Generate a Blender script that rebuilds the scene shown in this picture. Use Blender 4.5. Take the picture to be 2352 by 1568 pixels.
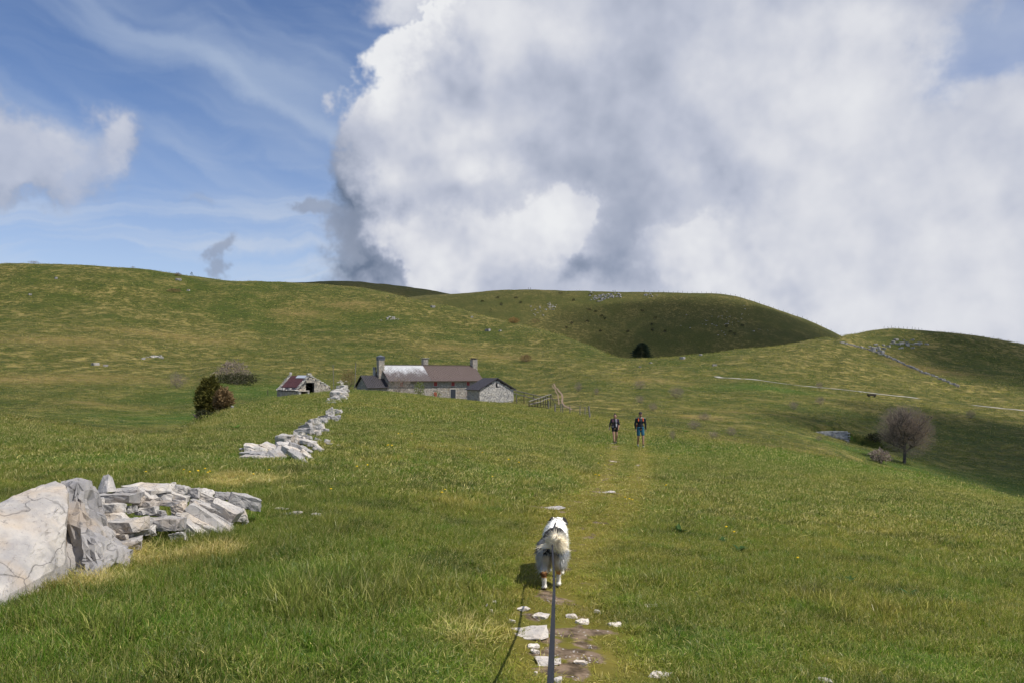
import bpy, bmesh, math, random
import numpy as np
from mathutils import Vector, Matrix, Euler, Quaternion
from mathutils import noise as mnoise

for o in list(bpy.data.objects):
    bpy.data.objects.remove(o)
S = bpy.context.scene
COL = S.collection
R = math.radians

# ------------------------------------------------------------------ camera
EYE = 1.6
FPX, CX, HY = 1829.0, 1176.0, 860.0       # focal length, image centre and horizon in 2352-wide photo pixels
cam = bpy.data.cameras.new('camera'); camo = bpy.data.objects.new('camera', cam); COL.objects.link(camo)
cam.sensor_width = 36.0; cam.lens = 36.0 * FPX / 2352.0
cam.shift_y = (HY - 784.0) / 2352.0
cam.clip_start = 0.05; cam.clip_end = 12000.0
camo.location = (0, 0, EYE); camo.rotation_euler = (R(90), 0, 0)
S.camera = camo

# ------------------------------------------------------------------ sun, exposure
SUN_AZ, SUN_EL = R(112.0), R(56.0)        # clockwise from +Y (view direction)
SUND = Vector((math.sin(SUN_AZ) * math.cos(SUN_EL), math.cos(SUN_AZ) * math.cos(SUN_EL), math.sin(SUN_EL)))
sl = bpy.data.lights.new('sun', 'SUN'); sl.energy = 4.3; sl.angle = R(0.53); sl.color = (1.0, 0.955, 0.88)
so = bpy.data.objects.new('sun', sl); COL.objects.link(so)
so.rotation_euler = SUND.to_track_quat('Z', 'Y').to_euler()
S.view_settings.view_transform = 'Standard'; S.view_settings.look = 'None'
S.view_settings.exposure = 0.0; S.view_settings.gamma = 1.0
try: S.view_settings.use_curve_mapping = False
except Exception: pass
S.cycles.max_bounces = 4; S.cycles.diffuse_bounces = 2; S.cycles.glossy_bounces = 2; S.cycles.transmission_bounces = 2; S.cycles.volume_bounces = 0
S.cycles.use_adaptive_sampling = True; S.cycles.adaptive_threshold = 0.02; S.cycles.adaptive_min_samples = 6
S.render.resolution_x, S.render.resolution_y = 1024, 682

# ------------------------------------------------------------------ node helpers
class NT:
    def __init__(s, tree): s.t = tree; s.n = tree.nodes; s.l = tree.links
    def put(s, sock, v):
        if v is None: return
        if isinstance(v, bpy.types.NodeSocket): s.l.new(v, sock)
        else:
            try: sock.default_value = v
            except Exception:
                sock.default_value = (*v, 1.0) if len(v) == 3 else v[:3]
    def node(s, typ, ins=None, out=0, **kw):
        n = s.n.new(typ)
        for k, v in kw.items(): setattr(n, k, v)
        for k, v in (ins or {}).items(): s.put(n.inputs[k], v)
        return n if out is None else n.outputs[out]
    def m(s, op, a, b=None, c=None, clamp=False):
        n = s.n.new('ShaderNodeMath'); n.operation = op; n.use_clamp = clamp
        s.put(n.inputs[0], a)
        if b is not None: s.put(n.inputs[1], b)
        if c is not None: s.put(n.inputs[2], c)
        return n.outputs[0]
    def vm(s, op, a, b=None, out=0, scale=None):
        n = s.n.new('ShaderNodeVectorMath'); n.operation = op
        s.put(n.inputs[0], a)
        if b is not None: s.put(n.inputs[1], b)
        if scale is not None: s.put(n.inputs[3], scale)
        return n.outputs[out]
    def mix(s, f, a, b, blend='MIX'):
        n = s.n.new('ShaderNodeMix'); n.data_type = 'RGBA'; n.blend_type = blend
        s.put(n.inputs[0], f); s.put(n.inputs[6], a); s.put(n.inputs[7], b)
        return n.outputs[2]
    def mr(s, v, a, b, c=0.0, d=1.0, smooth=True):
        n = s.n.new('ShaderNodeMapRange'); n.interpolation_type = 'SMOOTHSTEP' if smooth else 'LINEAR'
        s.put(n.inputs[0], v)
        for i, q in enumerate((a, b, c, d)): s.put(n.inputs[i + 1], q)
        return n.outputs[0]
    def noise(s, vec, scale, detail=4, rough=0.55, out=0, dist=0.0, lac=2.0):
        return s.node('ShaderNodeTexNoise', {'Vector': vec, 'Scale': scale, 'Detail': detail, 'Roughness': rough,
                                             'Distortion': dist, 'Lacunarity': lac}, out=out)
    def xyz(s, v):
        n = s.n.new('ShaderNodeSeparateXYZ'); s.put(n.inputs[0], v); return n.outputs
    def cxyz(s, x, y, z):
        n = s.n.new('ShaderNodeCombineXYZ')
        for i, q in enumerate((x, y, z)): s.put(n.inputs[i], q)
        return n.outputs[0]

# ------------------------------------------------------------------ world: Nishita sky with clouds
def azel(px, py):
    u, v = (px - CX) / FPX, (HY - py) / FPX
    return math.atan(u), math.atan(v / math.sqrt(1 + u * u))

def build_world():
    w = bpy.data.worlds.new('World'); S.world = w; w.use_nodes = True
    g = NT(w.node_tree); g.n.clear()
    d = g.node('ShaderNodeTexCoord', out=0)
    sky = g.node('ShaderNodeTexSky', sky_type='NISHITA', sun_disc=False, sun_elevation=SUN_EL, sun_rotation=SUN_AZ,
                 altitude=1400.0, air_density=1.0, dust_density=0.35, ozone_density=1.6)
    sky = g.mix(1.0, sky, (0.93, 1.03, 1.24, 1), 'MULTIPLY')
    x, y, z = g.xyz(d)
    az0 = g.m('ARCTAN2', x, y); el0 = g.m('ARCSINE', g.m('MINIMUM', g.m('MAXIMUM', z, -1.0), 1.0))
    # ragged coordinates: big billows and fine fray
    c1 = g.xyz(g.node('ShaderNodeTexNoise', {'Vector': d, 'Scale': 5.5, 'Detail': 2.0, 'Roughness': 0.5}, out=1))
    c2 = g.xyz(g.node('ShaderNodeTexNoise', {'Vector': d, 'Scale': 16.0, 'Detail': 4.0, 'Roughness': 0.62}, out=1))
    def warp(base, i, a, b):
        return g.m('ADD', g.m('ADD', base, g.m('MULTIPLY', g.m('SUBTRACT', c1[i], 0.5), a)),
                   g.m('MULTIPLY', g.m('SUBTRACT', c2[i], 0.5), b))
    az = warp(az0, 0, 0.16, 0.12); el = warp(el0, 1, 0.14, 0.10)
    azs = warp(az0, 0, 0.10, 0.03); els = warp(el0, 1, 0.10, 0.03)
    PW = g.cxyz(az, el, 0.0); PSM = g.cxyz(azs, els, 0.0)
    def blob(px, py, rx, ry, k=1.0, P=PW, acc=0.0):
        A, E = azel(px, py); sx, sy = FPX / rx, FPX / ry
        n = g.n.new('ShaderNodeVectorMath'); n.operation = 'MULTIPLY_ADD'
        g.put(n.inputs[0], P); n.inputs[1].default_value = (sx, sy, 0); n.inputs[2].default_value = (-A * sx, -E * sy, 0)
        q = g.vm('DOT_PRODUCT', n.outputs[0], n.outputs[0], out=1)
        return g.m('MULTIPLY_ADD', g.m('POWER', 0.367879, q), k, acc)
    def total(items, acc=0.0):
        for it in items: acc = blob(*it, acc=acc)
        return acc
    # the great cloud bank: its left edge as azimuth over elevation
    fc = g.n.new('ShaderNodeFloatCurve'); cv = fc.mapping.curves[0]
    edge = [(690, 715), (650, 728), (600, 745), (520, 765), (440, 778), (360, 783), (290, 793), (200, 832), (150, 856),
            (100, 895), (60, 960), (30, 1050), (-60, 1260), (-260, 1500)]
    pts = []
    for py, px in edge:
        A, E = azel(px, py); pts.append((E / 0.6, A + 0.5))
    pts.sort()
    cv.points[0].location = (0.0, pts[0][1] - 0.01); cv.points[1].location = (1.0, pts[-1][1] + 0.05)
    for p in pts: cv.points.new(*p)
    fc.mapping.update()
    g.put(fc.inputs['Value'], g.m('DIVIDE', el, 0.6, clamp=True))
    ae = g.m('SUBTRACT', fc.outputs[0], 0.5)
    sd = g.m('SUBTRACT', az, ae)
    far = g.mr(az0, 1.3, 1.9, 1.0, 0.0)
    soft = g.mr(el0, 0.12, 0.30, 0.030, 0.011)
    bank = g.m('MULTIPLY', g.mr(g.m('DIVIDE', sd, soft), -1.0, 1.0), far)
    # loose clouds: soft veil at the top, the pair on the left, grey shreds
    loose = total([(960, 10, 120, 60, .75), (1120, -20, 200, 80, .9), (60, 345, 105, 68, .85), (214, 265, 46, 44, .85), (225, 340, 42, 46, .65), (100, 412, 125, 38, .70), (10, 290, 60, 36, .5)])
    shred = total([(700, 502, 44, 24, 1.0), (790, 545, 60, 40, .9), (537, 600, 32, 22, .85), (455, 462, 60, 30, .42), (600, 352, 25, 18, .28), (770, 610, 40, 35, .9), (780, 170, 30, 90, .10)])
    scat = g.m('MULTIPLY', g.mr(g.noise(d, 2.2, 3, .55), 0.53, 0.68), g.mr(g.m('ABSOLUTE', az0), 0.9, 1.5))
    loosem = g.mr(g.m('ADD', loose, scat), 0.14, 1.0)
    shredm = g.mr(shred, 0.18, 0.80)
    hole = g.mr(total([(2270, 70, 120, 80, 1.0), (2200, 140, 90, 60, .6), (2340, 20, 80, 80, .6)]), 0.1, 1.2, 1.0, 0.40)
    bank = g.m('MULTIPLY', bank, hole)
    # brightness inside the bank
    L = total([(905, 130, 70, 80, .34), (1010, 75, 60, 50, .30), (1180, 60, 190, 90, .22), (1150, 300, 180, 120, .10),
               (1075, 560, 190, 75, .34), (1250, 540, 110, 70, .22), (1330, 505, 45, 45, .18), (960, 600, 80, 60, .10),
               (1580, 525, 70, 70, .28), (1650, 610, 120, 60, .20), (1800, 330, 240, 200, .13), (2000, 100, 130, 110, .20),
               (2050, 480, 300, 260, .17), (1700, 60, 120, 80, .12), (1780, 720, 200, 60, .26), (2250, 680, 200, 130, .18), (890, 430, 50, 60, .10),
               (1480, 440, 130, 150, -.11), (1380, 640, 75, 45, -.20), (1330, 590, 40, 40, -.14), (1480, 620, 80, 90, -.10),
               (780, 570, 70, 110, -.42), (850, 645, 110, 45, -.34), (765, 380, 45, 120, -.26), (800, 480, 50, 90, -.16), (1330, 640, 60, 40, -.2), (1500, 130, 150, 90, -.07), (1640, 430, 80, 45, -.10),
               (860, 300, 40, 70, -.04), (1180, 420, 140, 50, -.09), (1350, 250, 120, 120, -.05), (930, 700, 200, 40, -.04)])
    nA = g.noise(d, 7.0, 4, .52); nB = g.noise(g.vm('ADD', d, (0.022, -0.004, 0.022)), 7.0, 4, .52)
    rel = g.m('MULTIPLY', g.m('SUBTRACT', nA, nB), 0.85)
    fine = g.m('MULTIPLY', g.m('SUBTRACT', g.noise(d, 11.0, 5, .58), .5), 0.17)
    rim = g.m('MULTIPLY', g.mr(sd, 0.0, 0.055, 1.0, 0.0), g.mr(el0, 0.19, 0.34, -0.12, 0.30))
    Lb = g.m('ADD', g.m('ADD', g.m('ADD', L, 0.50), g.m('ADD', rel, fine)), rim, clamp=True)
    # nearer billows standing in front of the bank, each with its own lit edge
    rel2 = g.m('MULTIPLY', g.m('SUBTRACT', nA, nB), 1.9)
    def lump(items, lo, hi, base, slope, e_ref, amt, cur):
        m = g.m('MULTIPLY', g.mr(total(items), lo, hi), amt)
        v = g.m('ADD', g.m('ADD', base, g.m('MULTIPLY', g.m('SUBTRACT', el, e_ref), slope)), g.m('ADD', rel2, g.m('MULTIPLY', fine, .6)), clamp=True)
        n = g.n.new('ShaderNodeMix'); n.data_type = 'FLOAT'; g.put(n.inputs[0], m); g.put(n.inputs[2], cur); g.put(n.inputs[3], v); return n.outputs[0]
    Lb = lump([(960, 240, 110, 120, .8), (1090, 150, 150, 100, .8), (930, 400, 80, 100, .7), (1080, 370, 130, 90, .7)], .30, .95, .66, .9, azel(1000, 300)[1], .75, Lb)
    Lb = lump([(1620, 590, 120, 70, .9), (1575, 520, 62, 55, .9), (1790, 690, 170, 60, .8)], .30, .70, .70, 1.1, azel(1580, 600)[1], .65, Lb)
    Lb = lump([(1090, 570, 190, 80, .9), (1270, 530, 100, 62, .9), (960, 620, 110, 55, .7), (1340, 500, 40, 36, .6)], .32, .70, .76, 1.4, azel(1100, 590)[1], .75, Lb)
    def tone(v):
        r = g.node('ShaderNodeValToRGB', {'Fac': v}); cr = r.node.color_ramp
        cr.elements[0].color = (.150, .195, .285, 1); cr.elements[0].position = 0.0
        cr.elements[1].color = (.84, .85, .87, 1); cr.elements[1].position = 1.0
        for p, c in ((.28, (.31, .355, .465, 1)), (.52, (.50, .535, .64, 1)), (.76, (.70, .715, .77, 1))):
            e = cr.elements.new(p); e.color = c
        return r
    cbank = tone(Lb)
    Ll = g.m('ADD', g.m('ADD', g.m('MULTIPLY', loose, .25), g.m('MULTIPLY', g.m('SUBTRACT', el, 0.20), 1.4)), g.m('ADD', rel, 0.26), clamp=True)
    cloose = tone(Ll)
    # cirrus streaks and pale horizon
    ca, sa = math.cos(R(-21)), math.sin(R(-21))
    p = g.m('ADD', g.m('MULTIPLY', azs, ca), g.m('MULTIPLY', els, sa)); q = g.m('SUBTRACT', g.m('MULTIPLY', els, ca), g.m('MULTIPLY', azs, sa))
    cir = g.noise(g.cxyz(g.m('MULTIPLY', p, 1.6), g.m('MULTIPLY', q, 9.0), 0.3), 1.5, 3, .56)
    cir2 = g.noise(g.cxyz(g.m('MULTIPLY', azs, 2.2), g.m('MULTIPLY', els, 22.0), 2.3), 1.3, 3, .6)
    A0, E0 = azel(520, 190)
    streak = blob(520, 190, 420, 18, 0.22, P=g.cxyz(azs, g.m('ADD', els, g.m('MULTIPLY', g.m('SUBTRACT', azs, A0), 0.46)), 0.0))
    cf = g.m('ADD', g.m('ADD', g.m('MULTIPLY', g.mr(cir, .40, .76), .42), streak), g.m('MULTIPLY', g.mr(cir2, .40, .72), g.mr(el0, .08, .30, .62, .10)))
    cf = g.m('ADD', cf, g.mr(el0, 0.06, 0.34, .42, 0.02), clamp=True)
    K = 10.0
    def up(c): return g.vm('SCALE', c, scale=K)
    out = g.mix(cf, sky, up(g.mix(g.mr(el0, .1, .35), (.60, .66, .76, 1), (.46, .55, .70, 1))))
    out = g.mix(g.m('MULTIPLY', loosem, .88), out, up(cloose))
    out = g.mix(bank, out, up(cbank))
    out = g.mix(g.m('MULTIPLY', shredm, .72), out, up(g.mix(.5, (.20, .25, .35, 1), tone(g.m('ADD', rel, .35)))))
    bg = g.node('ShaderNodeBackground', {'Color': out, 'Strength': 0.1})
    g.node('ShaderNodeOutputWorld', {'Surface': bg}, out=None)
    w.cycles.sampling_method = 'NONE'
build_world()

# ------------------------------------------------------------------ tags and object helpers
def tag(o, label=None, cat=None, group=None, kind=None):
    if label: o['label'] = label
    if cat: o['category'] = cat
    if group: o['group'] = group
    if kind: o['kind'] = kind
    return o
def link(name, me, mat=None, parent=None, loc=None, rot=None, scale=None):
    o = bpy.data.objects.new(name, me); COL.objects.link(o)
    if mat is not None and me is not None and len(me.materials) == 0: me.materials.append(mat)
    if parent is not None: o.parent = parent
    if loc is not None: o.location = loc
    if rot is not None: o.rotation_euler = rot
    if scale is not None: o.scale = scale
    return o
def empty(name, loc=(0, 0, 0), rz=0.0):
    o = bpy.data.objects.new(name, None); COL.objects.link(o); o.location = loc; o.rotation_euler = (0, 0, rz)
    o.empty_display_size = 0.1
    return o
def pymesh(name, verts, faces, smooth=False):
    me = bpy.data.meshes.new(name); me.from_pydata([tuple(v) for v in verts], [], [tuple(f) for f in faces]); me.update()
    if smooth: me.shade_smooth()
    return me
def bm_mesh(name, bm, smooth=False):
    bmesh.ops.recalc_face_normals(bm, faces=bm.faces)
    me = bpy.data.meshes.new(name); bm.to_mesh(me); bm.free()
    if smooth: me.shade_smooth()
    return me
def colour_attr(me, name, cols):
    a = me.attributes.new(name, 'FLOAT_COLOR', 'POINT')
    c = np.ones((len(me.vertices), 4), np.float32); c[:, :cols.shape[1]] = cols
    a.data.foreach_set('color', c.ravel())
def float_attr(me, name, v):
    a = me.attributes.new(name, 'FLOAT', 'POINT'); a.data.foreach_set('value', np.asarray(v, np.float32))
def new_mat(name):
    m = bpy.data.materials.new(name); m.use_nodes = True; g = NT(m.node_tree); g.n.clear(); return m, g

# ------------------------------------------------------------------ terrain height
def W(px, py, Y): return Vector(((px - CX) / FPX * Y, Y, EYE - (py - HY) / FPX * Y))
ST = {  # photo column: height at the middle of the meadow, then brow, valley, slope points and crest as (distance, photo row)
 -300: (.0, [(32, 945), (65, 975), (110, 925), (170, 855), (240, 785), (340, 712), (450, 620)]),
 0: (-.03, [(30, 963), (65, 985), (110, 930), (170, 860), (240, 785), (340, 710), (450, 608)]),
 200: (-.12, [(27, 990), (65, 995), (110, 935), (170, 868), (240, 797), (340, 718), (460, 612)]),
 310: (-.18, [(26, 1003), (65, 1005), (110, 945), (170, 875), (240, 807), (340, 730), (470, 623)]),
 400: (-.25, [(30, 997), (70, 1000), (115, 940), (170, 880), (240, 816), (340, 740), (480, 633)]),
 440: (-.30, [(38, 978), (80, 985), (120, 932), (170, 884), (240, 822), (340, 745), (480, 638)]),
 500: (-.35, [(48, 950), (90, 958), (130, 908), (170, 872), (240, 824), (340, 750), (480, 643)]),
 560: (-.37, [(60, 932), (100, 940), (140, 902), (180, 870), (240, 829), (340, 755), (485, 648)]),
 620: (-.38, [(72, 919), (115, 925), (150, 895), (190, 868), (250, 829), (350, 755), (490, 651)]),
 700: (-.40, [(88, 906), (120, 916), (150, 899), (190, 872), (250, 832), (350, 757), (480, 655)]),
 800: (-.42, [(98, 896), (125, 912), (170, 897), (210, 868), (260, 832), (360, 750), (470, 660)]),
 900: (-.60, [(102, 901), (140, 914), (175, 905), (210, 876), (270, 828), (360, 752), (460, 677)]),
 1000: (-.95, [(105, 913), (150, 917), (185, 905), (220, 873), (280, 822), (370, 752), (450, 700)]),
 1100: (-1.30, [(104, 922), (150, 926), (185, 908), (220, 875), (280, 825), (350, 775), (420, 722)]),
 1200: (-1.65, [(100, 932), (140, 930), (180, 902), (220, 875), (270, 838), (330, 792), (400, 745)]),
 1350: (-2.15, [(80, 956), (105, 943), (140, 915), (185, 882), (230, 855), (280, 828), (340, 795)]),
 1445: (-2.15, [(72, 972), (95, 958), (130, 928), (170, 897), (210, 872), (260, 845), (300, 825)]),
 1500: (-2.15, [(65, 985), (85, 968), (115, 943), (160, 905), (205, 873), (260, 842), (300, 823)]),
 1600: (-2.15, [(59, 1003), (80, 985), (115, 952), (155, 918), (205, 880), (265, 838), (310, 813)]),
 1700: (-2.15, [(55, 1018), (78, 1000), (115, 958), (150, 927), (205, 880), (265, 835), (320, 806)]),
 1900: (-2.15, [(45, 1057), (75, 1040), (115, 990), (170, 925), (215, 891), (275, 838), (330, 788)]),
 1950: (-2.18, [(43, 1066), (78, 1052), (118, 998), (172, 928), (215, 896), (310, 806), (375, 768)]),
 2000: (-2.2, [(42, 1075), (80, 1062), (120, 1005), (175, 930), (215, 901), (330, 800), (400, 761)]),
 2050: (-2.25, [(41, 1083), (80, 1074), (118, 1018), (178, 933), (212, 907), (330, 812), (400, 757)]),
 2100: (-2.3, [(40, 1092), (80, 1086), (115, 1030), (180, 936), (210, 913), (330, 822), (400, 760)]),
 2200: (-2.35, [(37, 1114), (78, 1112), (115, 1050), (180, 945), (210, 924), (330, 838), (400, 764)]),
 2352: (-2.4, [(33, 1149), (75, 1152), (115, 1065), (175, 962), (200, 940), (330, 848), (390, 790)]),
 2650: (-2.7, [(30, 1200), (75, 1200), (115, 1100), (170, 990), (195, 960), (320, 880), (380, 835)]),
}
SPX = np.array(sorted(ST)); SY = np.array([[q[0] for q in ST[p][1]] for p in SPX], float); SP = np.array([[q[1] for q in ST[p][1]] for p in SPX], float)
SZM = np.array([ST[p][0] for p in SPX])
NS_T = [-.9, -.6, -.3, -.2, -.05, .1, .4, .65, .9]; NS_S = [.0, -.005, -.011, -.0125, -.032, -.05, -.075, -.106, -.13]
D_PX = [-300, 400, 700, 945, 1040, 1120, 1200, 1340, 1500, 1640, 1690, 1720, 1800, 1850, 1930, 2000, 2352, 2650]
D_PY = [760, 730, 705, 685, 676, 670, 664, 670, 673, 672, 679, 689, 714, 735, 770, 806, 870, 890]
C_PX = [-300, 300, 500, 640, 720, 800, 870, 930, 1005, 1060, 1200, 1500, 2650]
C_PY = [700, 690, 668, 654, 651, 648, 655, 661, 672, 684, 705, 740, 860]
def zof(py, Y): return EYE - (py - HY) / FPX * Y
def pchip(xk, yk, x):
    # xk, yk: (n, K); x: (n, M) -> monotone cubic interpolation per row
    h = np.diff(xk, axis=1); dl = np.diff(yk, axis=1) / h
    m = np.zeros_like(yk)
    w1 = 2 * h[:, 1:] + h[:, :-1]; w2 = h[:, 1:] + 2 * h[:, :-1]
    with np.errstate(all='ignore'):
        hm = (w1 + w2) / (w1 / dl[:, :-1] + w2 / dl[:, 1:])
    hm = np.where(dl[:, :-1] * dl[:, 1:] > 0, hm, 0.0); hm = np.nan_to_num(hm)
    m[:, 1:-1] = hm; m[:, 0] = dl[:, 0]; m[:, -1] = dl[:, -1]
    out = np.empty_like(x)
    for i in range(x.shape[0]):
        k = np.clip(np.searchsorted(xk[i], x[i]) - 1, 0, xk.shape[1] - 2)
        t = np.clip((x[i] - xk[i, k]) / h[i, k], 0, 1)
        t2, t3 = t * t, t * t * t
        out[i] = ((2*t3 - 3*t2 + 1) * yk[i, k] + (t3 - 2*t2 + t) * h[i, k] * m[i, k] + (-2*t3 + 3*t2) * yk[i, k+1] + (t3 - t2) * h[i, k] * m[i, k+1])
    return out
def smooth_interp(px, tab):
    # smooth interpolation of station values across the picture
    xk = np.repeat(SPX[None, :].astype(float), 1, 0)
    return pchip(xk, tab[None, :], np.asarray(px, float)[None, :])[0]
TH = np.concatenate([np.arange(-180, -44, 3.0), np.arange(-42, 42.01, 0.16), np.arange(45, 180.1, 3.0)])
TH[-1] = 180.0
RR = np.concatenate([[0.0], np.geomspace(0.5, 160, 300), np.geomspace(161.5, 3200, 150), np.arange(101.2, 131, .45)]); RR = np.unique(np.sort(RR))
def height_table():
    th = np.radians(np.clip(TH, -38.5, 38.5)); px = CX + FPX * np.tan(th)
    n = len(TH); K = []
    t = np.tan(th); s = np.interp(t, NS_T, NS_S)
    Yk = [np.zeros(n)]; Zk = [np.zeros(n)]
    for Y in (2., 5., 9., 14.): Yk.append(np.full(n, Y)); Zk.append(s * Y)
    bY = smooth_interp(px, SY[:, 0]); Yk.append(14 + .45 * (bY - 14)); Zk.append(smooth_interp(px, SZM))
    for j in range(7):
        Y = smooth_interp(px, SY[:, j]); Yk.append(Y); Zk.append(zof(smooth_interp(px, SP[:, j]), Y))
    Yc, Zc = Yk[-1], Zk[-1]
    wdrop = np.interp(px, [-300, 900, 1300, 1500, 1700, 1760, 1850, 1900, 1940, 2652], [7, 7, 5, 4, zof(806, 320) - zof(812, 405), zof(803, 322) - zof(804, 410), zof(793, 328) - zof(788, 415), zof(788, 330) - zof(777, 420), 2, 6])
    Yk.append(Yc + 85); Zk.append(Zc - wdrop)
    Yk.append(np.full(n, 620.)); Zk.append(zof(np.interp(px, [-300, 900, 1400, 1950, 2100, 2650], [790, 750, 838, 840, 850, 900]), 620.))
    dp = np.interp(px, D_PX, D_PY); dp = np.convolve(np.pad(dp, 9, 'edge'), np.ones(19) / 19, 'valid')
    fp = np.interp(px, [-300, 900, 1400, 1950, 2100, 2650], [790, 750, 838, 840, 850, 900])
    Yk.append(np.full(n, 690.)); Zk.append(zof(fp + .52 * (dp - fp), 690.))
    Yk.append(np.full(n, 790.)); Zk.append(zof(dp, 790.))
    Yk.append(np.full(n, 980.)); Zk.append(zof(dp, 790.) - 25)
    cp = np.interp(px, C_PX, C_PY); cp = np.convolve(np.pad(cp, 9, 'edge'), np.ones(19) / 19, 'valid')
    Yk.append(np.full(n, 1150.)); Zk.append(zof(cp + 38, 1150.))
    Yk.append(np.full(n, 1420.)); Zk.append(zof(cp, 1420.))
    Yk.append(np.full(n, 3300.)); Zk.append(np.full(n, -60.))
    Yk = np.stack(Yk, 1); Zk = np.stack(Zk, 1)
    rk = Yk / np.cos(th)[:, None]
    Z = pchip(rk, Zk, np.repeat(RR[None, :], n, 0))
    # outside the view the ground rolls gently away
    back = -0.03 * RR - 0.00002 * RR ** 2 + 3.0 * np.sin(RR / 60.0) * np.clip(RR / 120, 0, 1)
    wgt = np.clip((np.abs(TH) - 40) / 45, 0, 1); wgt = (wgt * wgt * (3 - 2 * wgt))[:, None]
    return Z * (1 - wgt) + back[None, :] * wgt
HT = height_table()
def fbm2(x, y, sc, octv=3, seed=0.0):
    v = np.zeros_like(x); a = 1.0
    rs = np.random.RandomState(int(seed * 7 + 3))
    for o in range(octv):
        for k in range(5):
            ang = rs.uniform(0, 2 * math.pi); ph = rs.uniform(0, 6.28); f = sc * (2 ** o) * rs.uniform(.6, 1.5)
            v += a * np.sin((x * math.cos(ang) + y * math.sin(ang)) * f * 6.283 + ph + 1.3 * np.sin((x * math.sin(ang) - y * math.cos(ang)) * f * 3.1 + ph)) / 5
        a *= .5
    return v
def undulate(x, y):
    r = np.hypot(x, y)
    u = .034 * fbm2(x, y, .55, 2, 1) * np.clip((70 - r) / 30, 0, 1)
    u = u + np.clip(r / 6, 0.2, 1) * .055 * fbm2(x, y, .16, 2, 2) + .22 * np.clip((r - 20) / 60, 0, 1) * fbm2(x, y, .045, 2, 3) + 1.0 * np.clip((r - 110) / 150, 0, 1) * fbm2(x, y, .017, 2, 4)
    return u
PIT = W(1962, 1010, 112.0); PIT.z = 0
PATCHES_PIT = (PIT.x, PIT.y)
def carve(x, y):
    dx, dy = (x - PIT.x) / 5.6, (y - PIT.y) / 6.6
    bank = 1.0 * np.exp(-((x - PIT.x + 1) / 9.) ** 2 - ((y - PIT.y - 11.5) / 6.5) ** 2)
    return bank - 1.9 * np.exp(-(dx * dx + dy * dy) ** 5)
XX = np.sin(np.radians(TH))[:, None] * RR[None, :]; YY = np.cos(np.radians(TH))[:, None] * RR[None, :]
HT = HT + undulate(XX, YY) + carve(XX, YY)
def H(x, y):
    x = np.asarray(x, float); y = np.asarray(y, float)
    th = np.degrees(np.arctan2(x, y)); r = np.hypot(x, y)
    i = np.clip(np.searchsorted(TH, th) - 1, 0, len(TH) - 2); j = np.clip(np.searchsorted(RR, r) - 1, 0, len(RR) - 2)
    a = np.clip((th - TH[i]) / (TH[i + 1] - TH[i]), 0, 1); b = np.clip((r - RR[j]) / (RR[j + 1] - RR[j]), 0, 1)
    return (HT[i, j] * (1 - a) + HT[i + 1, j] * a) * (1 - b) + (HT[i, j + 1] * (1 - a) + HT[i + 1, j + 1] * a) * b
def h1(x, y): return float(H(x, y))
_YS = np.geomspace(2.0, 1600, 6000)
def brow_y(px): return smooth_interp(np.clip(px, SPX[0], SPX[-1]), SY[:, 0])
def beyond_at(x, y):
    yy = np.maximum(y, .5); px = np.clip(CX + FPX * x / yy, SPX[0], SPX[-1]); b = brow_y(px)
    t = np.clip((y - b * .97) / (b * .16), 0, 1); return np.where(y > 1, t * t * (3 - 2 * t), 0.0)
def hit(px, py, ymin=2.0):
    """first point of the ground seen through a photo pixel"""
    x = (px - CX) / FPX * _YS; z = EYE - (py - HY) / FPX * _YS
    g = H(x, _YS); k = np.nonzero((z <= g) & (_YS >= ymin))[0]
    if len(k) == 0: Y = 700.0
    else:
        k = k[0]; Y = _YS[k]
        if k > 0:
            d0 = z[k - 1] - g[k - 1]; d1 = g[k] - z[k]; Y = _YS[k - 1] + (_YS[k] - _YS[k - 1]) * d0 / max(d0 + d1, 1e-9)
    X = (px - CX) / FPX * Y
    return Vector((X, Y, h1(X, Y)))
def on(x, y, dz=0.0): return Vector((x, y, h1(x, y) + dz))
# ------------------------------------------------------------------ ground mesh
def gauss_patch(x, y, c, rx, ry, rot=0.0):
    ca, sa = math.cos(rot), math.sin(rot); dx, dy = x - c[0], y - c[1]
    u, v = (dx * ca + dy * sa) / rx, (-dx * sa + dy * ca) / ry
    return np.exp(-(u * u + v * v))
def seg_dist(x, y, pts):
    d = np.full(np.shape(x), 1e9)
    for a, b in zip(pts[:-1], pts[1:]):
        ax, ay, bx, by = a[0], a[1], b[0], b[1]; L = (bx - ax) ** 2 + (by - ay) ** 2 + 1e-9
        t = np.clip(((x - ax) * (bx - ax) + (y - ay) * (by - ay)) / L, 0, 1)
        d = np.minimum(d, np.hypot(x - ax - t * (bx - ax), y - ay - t * (by - ay)))
    return d
P = lambda px, py: hit(px, py)
PATH_L = [P(*q) for q in ((1275, 1560), (1268, 1450), (1255, 1370), (1265, 1250), (1290, 1185), (1375, 1125), (1405, 1060), (1412, 1020))]
PATH_R = [P(*q) for q in ((1330, 1560), (1320, 1450), (1285, 1370), (1330, 1240), (1430, 1160), (1470, 1090), (1475, 1030), (1468, 1000))]
TRACK1 = [P(*q) for q in ((1560, 940), (1640, 934), (1700, 927), (1800, 920), (1900, 912), (1990, 908), (2060, 908))]
TRACK2 = [P(*q) for q in ((1190, 892), (1280, 882), (1380, 871), (1470, 862), (1560, 852), (1630, 862))]
ROADP = [P(*q) for q in ((1645, 864), (1700, 869.5), (1800, 880.5), (1900, 891), (2000, 902), (2110, 914.5), (2235, 930), (2352, 943), (2480, 958))]
SCARP = [P(*q) for q in ((1272, 881), (1288, 902), (1292, 912), (1296, 931), (1320, 942))]
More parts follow.
